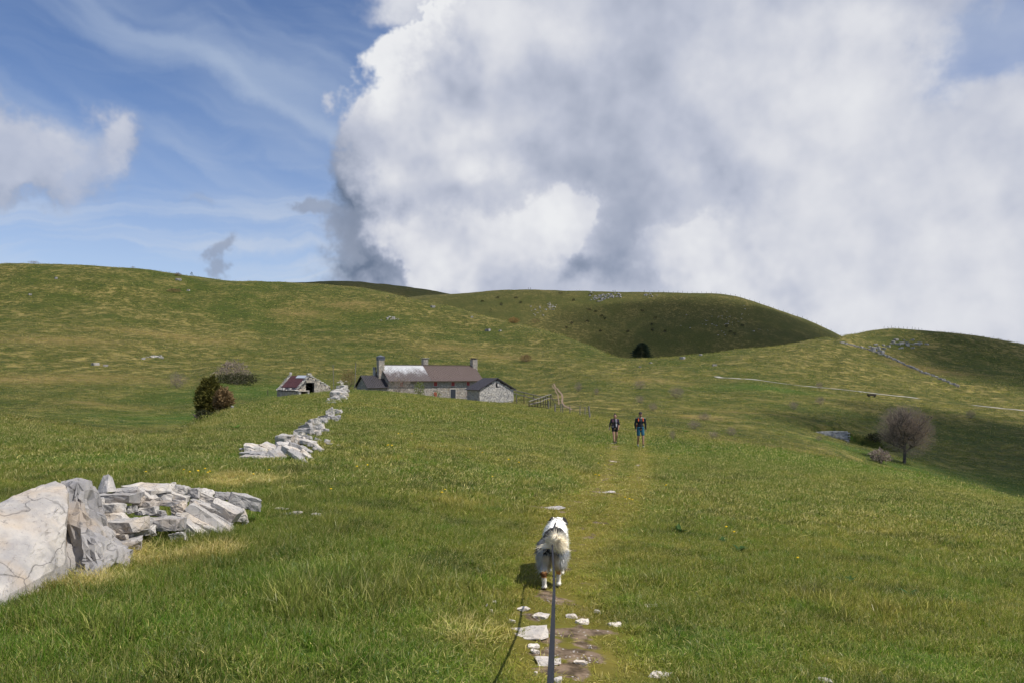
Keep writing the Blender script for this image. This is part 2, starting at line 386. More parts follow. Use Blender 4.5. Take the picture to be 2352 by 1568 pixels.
BARE = [(1315, 1452, .30, .14), (1335, 1500, .20, .14), (1285, 1540, .22, .12), (1350, 1478, .14, .12), (1230, 1465, .18, .10), (1255, 1166, .45, .22), (1385, 1130, .35, .22), (1410, 1058, .3, .4), (1268, 1378, .10, .2), (1325, 1418, .16, .07), (1255, 1500, .16, .12)]
STRAW = [(470, 1270, .35, .35), (330, 1290, .3, .25), (215, 1345, .35, .2), (290, 1270, .3, .3), (230, 1330, .3, .2), (560, 1100, .6, .8), (1075, 1450, .25, .25), (250, 930, 7, 5), (60, 870, 22, 10), (230, 865, 14, 6), (1150, 820, 12, 8), (380, 770, 25, 10), (1700, 945, 6, 3), (1620, 960, 5, 3), (1790, 1030, 5, 3), (1560, 880, 8, 5), (1480, 870, 10, 8), (2150, 850, 20, 8), (120, 780, 20, 12), (800, 700, 15, 8), (1030, 800, 12, 8), (690, 720, 14, 8)]
LUSH = [(380, 1430, 1.0, .5), (120, 1500, .9, .5), (700, 1480, .9, .5), (620, 1330, .7, .6), (950, 1520, .5, .4), (330, 1330, .4, .3), (1650, 1480, .6, .4), (2100, 1520, .7, .4), (300, 1060, 2., 1.5), (1200, 1090, 1.5, 1.5), (640, 890, 22, 12), (430, 960, 14, 14), (560, 905, 14, 14), (2120, 1095, 16, 10), (2080, 1070, 9, 7), (1950, 1030, 8, 4), (1760, 890, 16, 7), (2300, 1110, 14, 14)]
PATCH3 = [(hit(a, b), rx, ry) for a, b, rx, ry in STRAW]; PATCHL = [(hit(a, b), rx, ry) for a, b, rx, ry in LUSH]; PATCHB = [(hit(a, b), rx, ry) for a, b, rx, ry in BARE]
def bare_at(x, y):
    v = np.zeros(np.shape(x))
    for c, rx, ry in PATCHB: v = np.maximum(v, gauss_patch(x, y, c, rx, ry))
    n = fbm2(x, y, 1.3, 3, 9)
    wear = np.maximum(np.exp(-(seg_dist(x, y, PATH_L) / .22) ** 2), np.exp(-(seg_dist(x, y, PATH_R) / .24) ** 2)) * .55
    v = np.maximum(v, wear * np.clip(.25 + n, 0, 1))
    v = np.clip(v + .35 * n * (v > .05), 0, 1)
    return v
def wear_at(x, y):
    return np.clip(np.maximum(np.exp(-(seg_dist(x, y, PATH_L) / .40) ** 2), np.exp(-(seg_dist(x, y, PATH_R) / .42) ** 2)) + bare_at(x, y), 0, 1)
def lush_at(x, y):
    v = np.zeros(np.shape(x))
    for c, rx, ry in PATCHL: v = np.maximum(v, gauss_patch(x, y, c, rx, ry))
    return v
def straw_at(x, y):
    v = np.zeros(np.shape(x))
    for c, rx, ry in PATCH3: v = np.maximum(v, gauss_patch(x, y, c, rx, ry))
    return v

def tone_group():
    """colour of the sward at a place: used by the ground and by the blades growing on it"""
    t = bpy.data.node_groups.new('sward_tone', 'ShaderNodeTree')
    t.interface.new_socket('Position', in_out='INPUT', socket_type='NodeSocketVector')
    t.interface.new_socket('Lush', in_out='INPUT', socket_type='NodeSocketFloat')
    t.interface.new_socket('Straw', in_out='INPUT', socket_type='NodeSocketFloat')
    t.interface.new_socket('Wear', in_out='INPUT', socket_type='NodeSocketFloat')
    t.interface.new_socket('Beyond', in_out='INPUT', socket_type='NodeSocketFloat')
    t.interface.new_socket('Color', in_out='OUTPUT', socket_type='NodeSocketColor')
    g = NT(t); gi = g.n.new('NodeGroupInput'); go = g.n.new('NodeGroupOutput'); p = gi.outputs[0]
    x, y, z = g.xyz(p); flat = g.cxyz(x, y, g.m('MULTIPLY', z, .3))
    big = g.noise(flat, .012, 3, .6); med = g.noise(flat, .075, 4, .62); sm = g.noise(flat, .55, 3, .65); fi = g.noise(flat, 3.2, 2, .65)
    far = gi.outputs[4]; vfar = g.mr(y, 520., 620.)
    a = g.mix(g.mr(med, .36, .66), (.062, .092, .018, 1), (.108, .116, .028, 1))
    a = g.mix(g.m('MULTIPLY', g.mr(big, .42, .64), .55), a, (.140, .118, .040, 1))
    a = g.mix(g.m('MULTIPLY', g.m('MULTIPLY', far, .55), g.mr(big, .3, .6, .5, 1.)), a, (.098, .090, .026, 1))
    s = g.m('ADD', g.m('ADD', g.m('MULTIPLY', sm, .5), g.m('MULTIPLY', med, .35)), g.m('MULTIPLY', fi, .2))
    a = g.mix(g.m('MULTIPLY', g.mr(s, .52, .64), g.m('ADD', .42, g.m('MULTIPLY', far, .30))), a, (.270, .215, .085, 1))
    dk = g.noise(flat, .9, 3, .62); vi = g.noise(g.vm('ADD', flat, (31., 7., 0.)), 1.3, 2, .6)
    a = g.mix(g.m('MULTIPLY', g.mr(dk, .49, .62), .78), a, (.030, .048, .010, 1))
    a = g.mix(g.m('MULTIPLY', g.mr(vi, .56, .68), .6), a, (.058, .120, .014, 1))
    # flecks of dead grass and dark tussocks that carry the far slopes
    f1 = g.noise(g.vm('ADD', flat, (3., 90., 0.)), .30, 4, .72); f2 = g.noise(g.vm('ADD', flat, (70., 11., 0.)), .42, 3, .7)
    a = g.mix(g.m('MULTIPLY', g.m('MULTIPLY', g.mr(f1, .50, .62), far), g.m('MULTIPLY', g.mr(g.m('ADD', big, g.m('MULTIPLY', med, .5)), .60, .90), .85)), a, (.36, .28, .12, 1))
    a = g.mix(g.m('MULTIPLY', g.m('MULTIPLY', g.mr(f2, .54, .66), far), .62), a, (.040, .056, .016, 1))
    a = g.mix(g.m('MULTIPLY', vfar, .50), a, (.085, .078, .034, 1))
    a = g.mix(g.m('MULTIPLY', gi.outputs[2], g.mr(g.m('ADD', g.m('MULTIPLY', sm, .6), g.m('MULTIPLY', fi, .4)), .38, .58, .15, .95)), a, (.27, .195, .085, 1))
    a = g.mix(g.m('MULTIPLY', gi.outputs[1], g.mr(med, .25, .6, .4, .85)), a, (.052, .108, .016, 1))
    a = g.mix(g.m('MULTIPLY', gi.outputs[3], .72), a, g.mix(sm, (.125, .118, .024, 1), (.195, .163, .042, 1)))
    a = g.mix(1.0, a, g.mix(far, (1.04, .97, .76, 1), (.83, .83, .68, 1)), 'MULTIPLY')
    g.l.new(a, go.inputs[0]); return t
TONE = tone_group()

def ground_material():
    m, g = new_mat('meadow_turf')
    pos = g.node('ShaderNodeNewGeometry', out=0)
    at = lambda n: g.node('ShaderNodeAttribute', attribute_name=n, out=2)
    gr = g.n.new('ShaderNodeGroup'); gr.node_tree = TONE
    g.l.new(pos, gr.inputs[0]); g.l.new(at('lush'), gr.inputs[1]); g.l.new(at('straw'), gr.inputs[2]); g.l.new(at('wear'), gr.inputs[3]); g.l.new(at('beyond'), gr.inputs[4])
    c = gr.outputs[0]
    # worn path: short yellow-green sward, then bare stony soil
    soil = g.mix(g.mr(g.noise(pos, 9., 2, .7), .35, .62), (.085, .060, .036, 1), (.23, .165, .110, 1))
    peb = g.node('ShaderNodeTexVoronoi', {'Vector': pos, 'Scale': 28.}, out=0)
    soil = g.mix(g.m('MULTIPLY', g.mr(peb, .16, .26, 1., 0.), g.mr(g.noise(pos, 4., 1), .42, .6)), soil, (.55, .50, .45, 1))
    b = g.m('ADD', at('bare'), g.m('MULTIPLY', g.m('SUBTRACT', g.noise(pos, 7., 2, .7), .5), .9))
    c = g.mix(g.mr(b, .40, .62), c, soil)
    x, y, z = g.xyz(pos)
    n1 = g.noise(pos, 2.2, 2, .65); n2 = g.noise(pos, .45, 1, .6)
    hgt = g.m('ADD', g.m('MULTIPLY', n1, .18), g.m('MULTIPLY', n2, .45))
    bp = g.node('ShaderNodeBump', {'Height': hgt, 'Strength': .75, 'Distance': 1.0})
    bs = g.node('ShaderNodeBsdfPrincipled', {'Base Color': c, 'Roughness': .95, 'Specular IOR Level': .12, 'Normal': bp})
    g.node('ShaderNodeOutputMaterial', {'Surface': bs}, out=None); return m

def build_ground():
    nt, nr = len(TH), len(RR)
    co = np.stack([XX, YY, HT], -1).reshape(-1, 3)
    # subtle sink below dense near grass is not needed: blades start at the surface
    i, j = np.meshgrid(np.arange(nt - 1), np.arange(nr - 1), indexing='ij')
    a = i * nr + j; f = np.stack([a, a + 1, a + nr + 1, a + nr], -1).reshape(-1, 4)
    me = bpy.data.meshes.new('ground')
    me.vertices.add(len(co)); me.vertices.foreach_set('co', co.astype(np.float32).ravel())
    nf = len(f); me.loops.add(nf * 4); me.loops.foreach_set('vertex_index', f.ravel().astype(np.int32))
    me.polygons.add(nf); me.polygons.foreach_set('loop_start', np.arange(0, nf * 4, 4, dtype=np.int32))
    try: me.polygons.foreach_set('loop_total', np.full(nf, 4, np.int32))
    except Exception: pass
    me.update(calc_edges=True); me.validate()
    me.shade_smooth()
    x, y = co[:, 0], co[:, 1]; r = np.hypot(x, y)
    near = r < 60
    bare = np.zeros(len(x)); wear = np.zeros(len(x)); bare[near] = bare_at(x[near], y[near]); wear[near] = wear_at(x[near], y[near])
    tr = np.exp(-(seg_dist(x, y, TRACK1) / 1.1) ** 2) * .85; tr = np.maximum(tr, np.exp(-(seg_dist(x, y, TRACK2) / 1.3) ** 2) * .8)
    wear = np.maximum(wear, tr)
    float_attr(me, 'bare', bare); float_attr(me, 'wear', wear)
    float_attr(me, 'lush', lush_at(x, y)); float_attr(me, 'straw', straw_at(x, y))
    float_attr(me, 'beyond', beyond_at(x, y))
    o = link('ground', me, ground_material()); tag(o, kind='structure'); return o
GROUND = build_ground()
# ------------------------------------------------------------------ grass
def blade_material(name, lushmul=1.0):
    m, g = new_mat(name)
    geo = g.node('ShaderNodeNewGeometry', out=None); pos = geo.outputs[0]
    gr = g.n.new('ShaderNodeGroup'); gr.node_tree = TONE
    g.l.new(pos, gr.inputs[0]); 
    for i_, n_ in ((1, 'lush'), (2, 'straw'), (3, 'wear'), (4, 'beyond')): g.l.new(g.node('ShaderNodeAttribute', attribute_name=n_, attribute_type='INSTANCER', out=2), gr.inputs[i_])
    tint = g.node('ShaderNodeAttribute', attribute_name='tint', out=None)
    rnd = g.node('ShaderNodeObjectInfo', out=5)
    c = g.mix(1.0, gr.outputs[0], tint.outputs[0], 'MULTIPLY')
    c = g.mix(g.m('MULTIPLY', tint.outputs[3], 0.8), c, (.46, .41, .21, 1))
    c = g.mix(1.0, c, g.mix(rnd, (.86, .90, .80, 1), (1.14, 1.08, 1.1, 1)), 'MULTIPLY')
    c = g.mix(1.0, c, (.95, .93, .85, 1), 'MULTIPLY')
    nrm = g.vm('NORMALIZE', g.vm('ADD', g.vm('SCALE', geo.outputs[1], scale=.42), g.node('ShaderNodeAttribute', attribute_name='gn', attribute_type='INSTANCER', out=1)))
    df = g.node('ShaderNodeBsdfDiffuse', {'Color': c, 'Normal': nrm})
    tr = g.node('ShaderNodeBsdfTranslucent', {'Color': g.mix(1.0, c, (1.05, 1.08, .75, 1), 'MULTIPLY'), 'Normal': g.vm('SCALE', nrm, scale=-1.0)})
    gl = g.node('ShaderNodeBsdfGlossy', {'Color': (.75, .78, .72, 1), 'Roughness': .42})
    s1 = g.node('ShaderNodeAddShader', {0: df, 1: tr})
    s2 = g.node('ShaderNodeMixShader', {0: .025, 1: s1, 2: gl})
    g.node('ShaderNodeOutputMaterial', {'Surface': s2}, out=None); return m
BLADE = blade_material('grass_blade')

def clump_mesh(name, rng, n, rad, h0, h1_, w0, segs=3, lean=.5, straw=.18):
    V, F, T = [], [], []
    for k in range(n):
        a = rng.uniform(0, 6.283); r = rad * math.sqrt(rng.random()); x0, y0 = r * math.cos(a), r * math.sin(a)
        hgt = rng.uniform(h0, h1_); wd = w0 * rng.uniform(.6, 1.3); da = a + rng.uniform(-1.4, 1.4); ln = rng.uniform(.1, 1) * lean * hgt
        if rng.random() < .12: ln *= 2.2
        fa = rng.uniform(0, 3.1416); fx, fy = math.cos(fa) * wd / 2, math.sin(fa) * wd / 2
        u = rng.random()
        if u < straw: t = (1.0, .95, .8, rng.uniform(.35, 1.0))
        elif u < straw + .25: t = (.72, 1.0, .62, 0.0)
        else: q = rng.uniform(.6, 1.3); t = (q, q * rng.uniform(.95, 1.1), q * .9, rng.uniform(0, .25))
        b = len(V)
        for s in range(segs + 1):
            f = s / segs; bend = f ** 1.9
            cx, cy = x0 + math.cos(da) * ln * bend, y0 + math.sin(da) * ln * bend; cz = hgt * (f - .28 * bend * min(1, ln / hgt))
            ww = (1 - f) ** .55
            if s == segs: V.append((cx, cy, cz)); T.append(t)
            else: V.append((cx - fx * ww, cy - fy * ww, cz - (.012 if s == 0 else 0))); V.append((cx + fx * ww, cy + fy * ww, cz - (.012 if s == 0 else 0))); T += [t, t]
        for s in range(segs - 1): F.append((b + 2*s, b + 2*s + 1, b + 2*s + 3, b + 2*s + 2))
        F.append((b + 2*segs - 2, b + 2*segs - 1, b + 2*segs))
    me = pymesh(name, V, F); colour_attr(me, 'tint', np.array(T, np.float32)); me.materials.append(BLADE); return me

def scatter_tree(coll):
    t = bpy.data.node_groups.new('scatter', 'GeometryNodeTree')
    t.interface.new_socket('Geometry', in_out='INPUT', socket_type='NodeSocketGeometry'); t.interface.new_socket('Geometry', in_out='OUTPUT', socket_type='NodeSocketGeometry')
    n, l = t.nodes, t.links
    gi, go = n.new('NodeGroupInput'), n.new('NodeGroupOutput')
    ci = n.new('GeometryNodeCollectionInfo'); ci.inputs[0].default_value = coll; ci.inputs['Separate Children'].default_value = True; ci.inputs['Reset Children'].default_value = True
    ip = n.new('GeometryNodeInstanceOnPoints'); ip.inputs['Pick Instance'].default_value = True
    def attr(nm, dt):
        a = n.new('GeometryNodeInputNamedAttribute'); a.data_type = dt; a.inputs[0].default_value = nm; return a.outputs[0]
    l.new(gi.outputs[0], ip.inputs['Points']); l.new(ci.outputs[0], ip.inputs['Instance'])
    l.new(attr('idx', 'INT'), ip.inputs['Instance Index']); l.new(attr('rot', 'FLOAT_VECTOR'), ip.inputs['Rotation']); l.new(attr('sca', 'FLOAT_VECTOR'), ip.inputs['Scale'])
    l.new(ip.outputs[0], go.inputs[0]); return t
def scatter(name, meshes, pts, rot, sca, idx, extra):
    coll = bpy.data.collections.new(name + '_source')
    for i, me in enumerate(meshes):
        o = bpy.data.objects.new('%s_tuft_%02d' % (name, i), me); coll.objects.link(o)
    me = bpy.data.meshes.new(name); me.vertices.add(len(pts)); me.vertices.foreach_set('co', pts.astype(np.float32).ravel())
    a = me.attributes.new('rot', 'FLOAT_VECTOR', 'POINT'); a.data.foreach_set('vector', rot.astype(np.float32).ravel())
    a = me.attributes.new('sca', 'FLOAT_VECTOR', 'POINT'); a.data.foreach_set('vector', sca.astype(np.float32).ravel())
    a = me.attributes.new('idx', 'INT', 'POINT'); a.data.foreach_set('value', idx.astype(np.int32))
    e_ = .18; x_, y_ = pts[:, 0], pts[:, 1]; gx = (H(x_ + e_, y_) - H(x_ - e_, y_)) / (2 * e_); gy = (H(x_, y_ + e_) - H(x_, y_ - e_)) / (2 * e_)
    gn = np.stack([-1.7 * gx, -1.7 * gy, np.ones(len(x_))], 1); gn /= np.linalg.norm(gn, axis=1)[:, None]
    a = me.attributes.new('gn', 'FLOAT_VECTOR', 'POINT'); a.data.foreach_set('vector', gn.astype(np.float32).ravel())
    for k_, v_ in extra.items(): float_attr(me, k_, v_)
    o = link(name, me); md = o.modifiers.new('scatter', 'NODES'); md.node_group = scatter_tree(coll)
    tag(o, kind='stuff'); return o

def grass():
    rng = random.Random(4); rs = np.random.RandomState(5)
    near = [clump_mesh('near', rng, 26, .085, .035, .105, .0048, 3, 1.0, st) for st in (.06, .08, .12, .14, .2, .3)] + [clump_mesh('near', rng, 18, .06, .08, .16, .006, 3, .8, .06), clump_mesh('near', rng, 14, .08, .05, .12, .0065, 3, 1.1, .6)]
    mid = [clump_mesh('mid', rng, 26, .20, .04, .11, .011, 2, 1.0, st) for st in (.1, .15, .2, .26, .36)] + [clump_mesh('mid', rng, 30, .17, .07, .15, .012, 2, .8, .10)]
    far = [clump_mesh('far', rng, 30, .55, .05, .13, .030, 2, 1.0, st) for st in (.12, .2, .3, .4)] + [clump_mesh('far', rng, 34, .42, .08, .17, .034, 2, .8, .15)]
    def pts(n, y0, y1, tmax=.78):
        y = np.sqrt(rs.uniform(y0 * y0, y1 * y1, n)); x = rs.uniform(-tmax, tmax, n) * y; return x, y
    def make(name, meshes, n, y0, y1, fade0, fade1, big, hs, tall_idx, tmax=.78):
        x, y = pts(n, y0, y1, tmax)
        keep = rs.rand(n) < np.clip((y - fade0[0]) / max(fade0[1] - fade0[0], 1e-6), 0, 1) * np.clip((fade1[1] - y) / (fade1[1] - fade1[0]), 0, 1) if fade0 else rs.rand(n) < np.clip((fade1[1] - y) / (fade1[1] - fade1[0]), 0, 1)
        x, y = x[keep], y[keep]
        b = bare_at(x, y); w = wear_at(x, y)
        k2 = (b < .33 + .12 * rs.randn(len(x))) & (rs.rand(len(x)) > .5 * w) & (beyond_at(x, y) < .35) ; x, y, w = x[k2], y[k2], w[k2]
        n = len(x)
        tus = fbm2(x, y, .9, 2, 21) * .5 + fbm2(x, y, .25, 2, 22) * .6
        s = hs * (1.0 + .55 * tus) * (1 - .62 * w) * rs.uniform(.7, 1.25, n); s = np.clip(s, .3 * hs, 2.1 * hs)
        lf = np.clip((-x / y - .05) * 1.6, 0, 1) * np.clip((11 - y) / 5, 0, 1); s = s * (.86 + .55 * lf)
        st = straw_at(x, y)
        z = H(x, y)
        rot = np.stack([rs.normal(0, .12, n), rs.normal(.08, .12, n), rs.uniform(0, 6.283, n)], 1)
        wd = big * rs.uniform(.85, 1.2, n)
        idx = rs.randint(0, tall_idx, n)
        idx = np.where((tus > .45) & (rs.rand(n) < .6), tall_idx, idx)
        if len(meshes) > tall_idx + 1: idx = np.where((st > .35) & (rs.rand(n) < .75), tall_idx + 1, idx)
        else: idx = np.where(st > .3, tall_idx - 1, idx)
        return scatter(name, meshes, np.stack([x, y, z], 1), rot, np.stack([wd, wd, s], 1), idx, dict(wear=w, straw=st, lush=lush_at(x, y), beyond=np.zeros(n)))
    def hill():
        # coarse tussocks on the slopes beyond the meadow brow
        ms = [clump_mesh('hill', rng, 24, .9, .05, .15, .05, 2, 1.1, st) for st in (.10, .2, .35, .6)]
        n = 80000; y = np.exp(rs.uniform(math.log(28), math.log(520), n)); x = rs.uniform(-.78, .78, n) * y
        k = beyond_at(x, y) > rs.uniform(.3, .9, n); k &= (seg_dist(x, y, ROADP) > 3.2) & (seg_dist(x, y, SCARP) > 2.2) & (seg_dist(x, y, TRACK1) > 1.2) & (seg_dist(x, y, TRACK2) > 1.2); k &= np.hypot((x - PIT.x) / 6., (y - PIT.y) / 7.) > 1
        fx, fy = x - FARM_BOX[0], y - FARM_BOX[1]; k &= ~((np.abs(fx * .835 + fy * .55) < 20) & (np.abs(-fx * .55 + fy * .835) < 5))
        x, y = x[k], y[k]; n = len(x); s = np.clip(y / 130, .55, 2.2) * rs.uniform(.6, 1.3, n); v = fbm2(x, y, .07, 3, 40) + .5 * rs.randn(n)
        idx = np.where(v > .9, 3, np.where(v > .45, 2, np.where(v > 0, 1, 0)))
        scatter('grass', ms, np.stack([x, y, H(x, y)], 1), np.stack([rs.normal(0, .1, n), rs.normal(0, .1, n), rs.uniform(0, 6.283, n)], 1), np.stack([s, s, s * rs.uniform(.6, 1.3, n)], 1), idx, dict(wear=np.zeros(n), straw=straw_at(x, y), lush=lush_at(x, y), beyond=np.ones(n)))
    FARM_BOX = ((985 - CX) / FPX * 166, 166.)
    make('grass', near, 68000, 2.0, 15.5, None, (11., 15.5), 1.0, 1.0, 6, 1.02)
    make('grass', mid, 82000, 10.5, 46, (10.5, 14.), (34., 46.), 1.15, .82, 5)
    make('grass', far, 60000, 33, 118, (33., 44.), (100., 118.), 1.15, .8, 4)
    hill()
grass()
# ------------------------------------------------------------------ stones
def stone_material(name, light, mid, dark, warm=.35, crack=.5, scale=1.0, crs=2.6):
    m, g = new_mat(name)
    oi = g.node('ShaderNodeObjectInfo', out=None)
    tc = g.node('ShaderNodeTexCoord', out=3)
    p = g.vm('ADD', g.vm('SCALE', tc, scale=scale), g.vm('SCALE', g.cxyz(oi.outputs[5], g.m('MULTIPLY', oi.outputs[5], 7.3), g.m('MULTIPLY', oi.outputs[5], 3.1)), scale=40.))
    n1 = g.noise(p, 2.3, 4, .62); n2 = g.noise(p, 14., 4, .7); n3 = g.noise(p, 1.1, 3, .55)
    c = g.mix(g.mr(n1, .38, .62), mid, light)
    c = g.mix(g.m('MULTIPLY', g.mr(n3, .50, .66), warm), c, (.60, .45, .29, 1))
    c = g.mix(g.m('MULTIPLY', g.mr(n2, .55, .72), .7), c, dark)
    vo = g.node('ShaderNodeTexVoronoi', {'Vector': g.vm('ADD', p, g.vm('SCALE', g.node('ShaderNodeTexNoise', {'Vector': p, 'Scale': 3., 'Detail': 2.}, out=1), scale=.35)), 'Scale': crs}, feature='DISTANCE_TO_EDGE', out=0)
    ck = g.mr(vo, .0, .035 if crs > 2 else .009, 1., 0.)
    c = g.mix(g.m('MULTIPLY', ck, crack), c, g.mix(.5, dark, (.05, .05, .05, 1)))
    c = g.mix(1.0, c, g.mix(oi.outputs[5], (.62, .62, .64, 1), (1.08, 1.05, 1.0, 1)), 'MULTIPLY')
    h = g.m('SUBTRACT', g.m('ADD', g.m('MULTIPLY', n1, .5), g.m('MULTIPLY', n2, .25)), g.m('MULTIPLY', ck, .25))
    bp = g.node('ShaderNodeBump', {'Height': h, 'Strength': .6, 'Distance': .06 / scale})
    bs = g.node('ShaderNodeBsdfPrincipled', {'Base Color': c, 'Roughness': .92, 'Specular IOR Level': .2, 'Normal': bp})
    g.node('ShaderNodeOutputMaterial', {'Surface': bs}, out=None); return m
LIME = stone_material('limestone', (.60, .565, .52, 1), (.43, .415, .40, 1), (.15, .145, .14, 1), crack=.3, scale=2.2)
LIMEB = stone_material('limestone_boulder', (.59, .55, .50, 1), (.42, .40, .385, 1), (.20, .19, .185, 1), warm=.5, crack=.5, scale=1.4, crs=.8)
LIMEP = stone_material('trodden_limestone', (.76, .70, .63, 1), (.62, .57, .51, 1), (.30, .27, .25, 1), warm=.3, crack=.2, scale=2.2)
MASON = stone_material('masonry_stone', (.68, .62, .53, 1), (.46, .42, .36, 1), (.16, .15, .14, 1), warm=.45, crack=.0, scale=1.0)
MASONW = stone_material('pale_masonry_stone', (.72, .69, .64, 1), (.48, .46, .43, 1), (.13, .13, .125, 1), warm=.15, crack=.0, scale=1.2)
FARROCK = stone_material('weathered_rock', (.50, .48, .45, 1), (.33, .32, .30, 1), (.10, .10, .095, 1), warm=.2, crack=.0, scale=.3)

def hull_mesh(name, pts):
    bm = bmesh.new()
    for p in pts: bm.verts.new(p)
    r = bmesh.ops.convex_hull(bm, input=bm.verts)
    dead = [e for e in r.get('geom_interior', []) + r.get('geom_unused', []) if isinstance(e, bmesh.types.BMVert)]
    if dead: bmesh.ops.delete(bm, geom=list(set(dead)), context='VERTS')
    return bm
def chip_points(rng, jit=.16, cut=.28):
    pts = []
    for x in (-.5, .5):
        for y in (-.5, .5):
            for z in (-.5, .5):
                p = Vector((x * (1 - rng.uniform(0, jit) * 2), y * (1 - rng.uniform(0, jit) * 2), z * (1 - rng.uniform(0, jit))))
                if rng.random() < .65:
                    for ax in range(3):
                        q = p.copy(); q[ax] *= 1 - rng.uniform(.05, cut) * 2; pts.append(q)
                else: pts.append(p)
    return pts
def refine(bm, maxlen, amp, sc, seed, bed=0.0, it=4):
    for _ in range(it):
        es = [e for e in bm.edges if e.calc_length() > maxlen]
        if not es: break
        bmesh.ops.subdivide_edges(bm, edges=es, cuts=1)
        bmesh.ops.triangulate(bm, faces=[f for f in bm.faces if len(f.verts) > 3])
    bm.normal_update(); off = Vector((seed * 3.7, seed * 1.3, seed * 2.1)); mv = []
    for v in bm.verts:
        n = mnoise.fractal(v.co * sc + off, .9, 2.1, 4, noise_basis='PERLIN_ORIGINAL')
        cel = mnoise.noise(v.co * sc * 2.3 + off * 2, noise_basis='VORONOI_CRACKLE')
        st = math.floor(n * 3) / 3
        d = amp * (.45 * n + .6 * st - .35 * max(0, .3 - cel))
        if bed: d += bed * (math.sin(v.co.z * 34 + 3 * n) > .55) * -1
        mv.append((v, v.normal * d))
    for v, d in mv: v.co += d
def stone_bm(rng, w, d, h, detail=0, jit=.16, cut=.28):
    bm = hull_mesh('s', [Vector((p.x * w, p.y * d, p.z * h)) for p in chip_points(rng, jit, cut)])
    if detail: refine(bm, max(w, d) / (6 * detail), .07 * min(w, h) + .012, 2.2 / max(w, .3), rng.uniform(0, 50), bed=.03 * h)
    return bm
def img_basis(ang, rng, yaw=.35, pitch=.12):
    a = R(ang); q = Matrix.Rotation(rng.uniform(-yaw, yaw), 3, 'Z') @ Matrix.Rotation(-a, 3, 'Y') @ Matrix.Rotation(rng.uniform(-pitch, pitch), 3, 'X')
    return q
def wall_of_stones(name, label, cat, items, yfun, seed, mat=LIME, group=None, detail=1, thick=.82, deep=.75, up=0.0, fill=0):
    rng = random.Random(seed)
    c0 = W(items[0][0], items[0][1], yfun(*items[0][:4])); base = on(c0.x, c0.y)
    root = empty(name, base); tag(root, label, cat, group)
    items = list(items)
    if fill:
        for (px, py, w, h, a) in items[:]:
            for _ in range(fill): items.append((px + rng.uniform(-.5, .5) * w, py + rng.uniform(0., .5) * h, w * rng.uniform(.3, .55), h * rng.uniform(.5, .8), a + rng.uniform(-15, 15)))
    for (px, py, w, h, a) in items:
        Y = yfun(px, py, w, h); C = W(px, py, Y); ww, hh = w / FPX * Y, h / FPX * Y * thick
        g0 = h1(C.x, C.y); ww *= 1 + up; C.z += up * hh * .5
        if C.z - hh * .5 > g0: C.z = max(C.z, g0 + hh * .35)
        bm = stone_bm(rng, ww * 1.04, max(ww * deep * rng.uniform(.7, 1.1), hh), hh, detail)
        bm.transform(img_basis(a, rng).to_4x4()); me = bm_mesh('stone', bm)
        link('stone', me, mat, root, C - base)
    return root

def boulder(name, label, front, back_off, seed, mat=LIMEB, maxlen=.085, amp=.035):
    pts = [W(*p) for p in front]
    bk = []
    cz = sum(p.z for p in pts) / len(pts)
    for p in pts: bk.append(p + Vector(back_off) + Vector((0, 0, -.10 if p.z > cz else 0)))
    allp = pts + bk; lo = min(h1(p.x, p.y) for p in allp)
    low = [p for p in allp if p.z < cz]
    allp += [Vector((p.x, p.y, lo - .15)) for p in low]
    c = Vector((sum(p.x for p in pts) / len(pts), sum(p.y for p in pts) / len(pts), 0)); c.z = h1(c.x, c.y)
    bm = hull_mesh('b', [p - c for p in allp]); refine(bm, maxlen, amp, 2.4, seed, bed=.0, it=7)
    o = link(name, bm_mesh(name, bm), mat, loc=c); tag(o, label, 'boulder'); return o
boulder('boulder', 'huge pale beige flat-faced boulder cut by the left picture edge',
        [(-90, 1420, 5.2), (0, 1375, 5.5), (100, 1322, 5.95), (150, 1294, 6.3), (153, 1200, 6.5), (155, 1130, 6.75), (149, 1110, 6.9), (128, 1101, 7.0), (92, 1110, 6.9), (40, 1138, 6.6), (8, 1166, 6.4), (-90, 1190, 6.0)], (-.35, .65, -.05), 3, amp=.028)
boulder('boulder', 'rough grey boulder leaning right behind the huge beige boulder',
        [(132, 1108, 7.15), (176, 1116, 7.05), (190, 1162, 7.0), (214, 1190, 6.95), (232, 1226, 6.85), (250, 1260, 6.75), (254, 1284, 6.6), (232, 1300, 6.45), (192, 1309, 6.35), (132, 1312, 6.5)], (-.1, .6, -.05), 8, amp=.11)

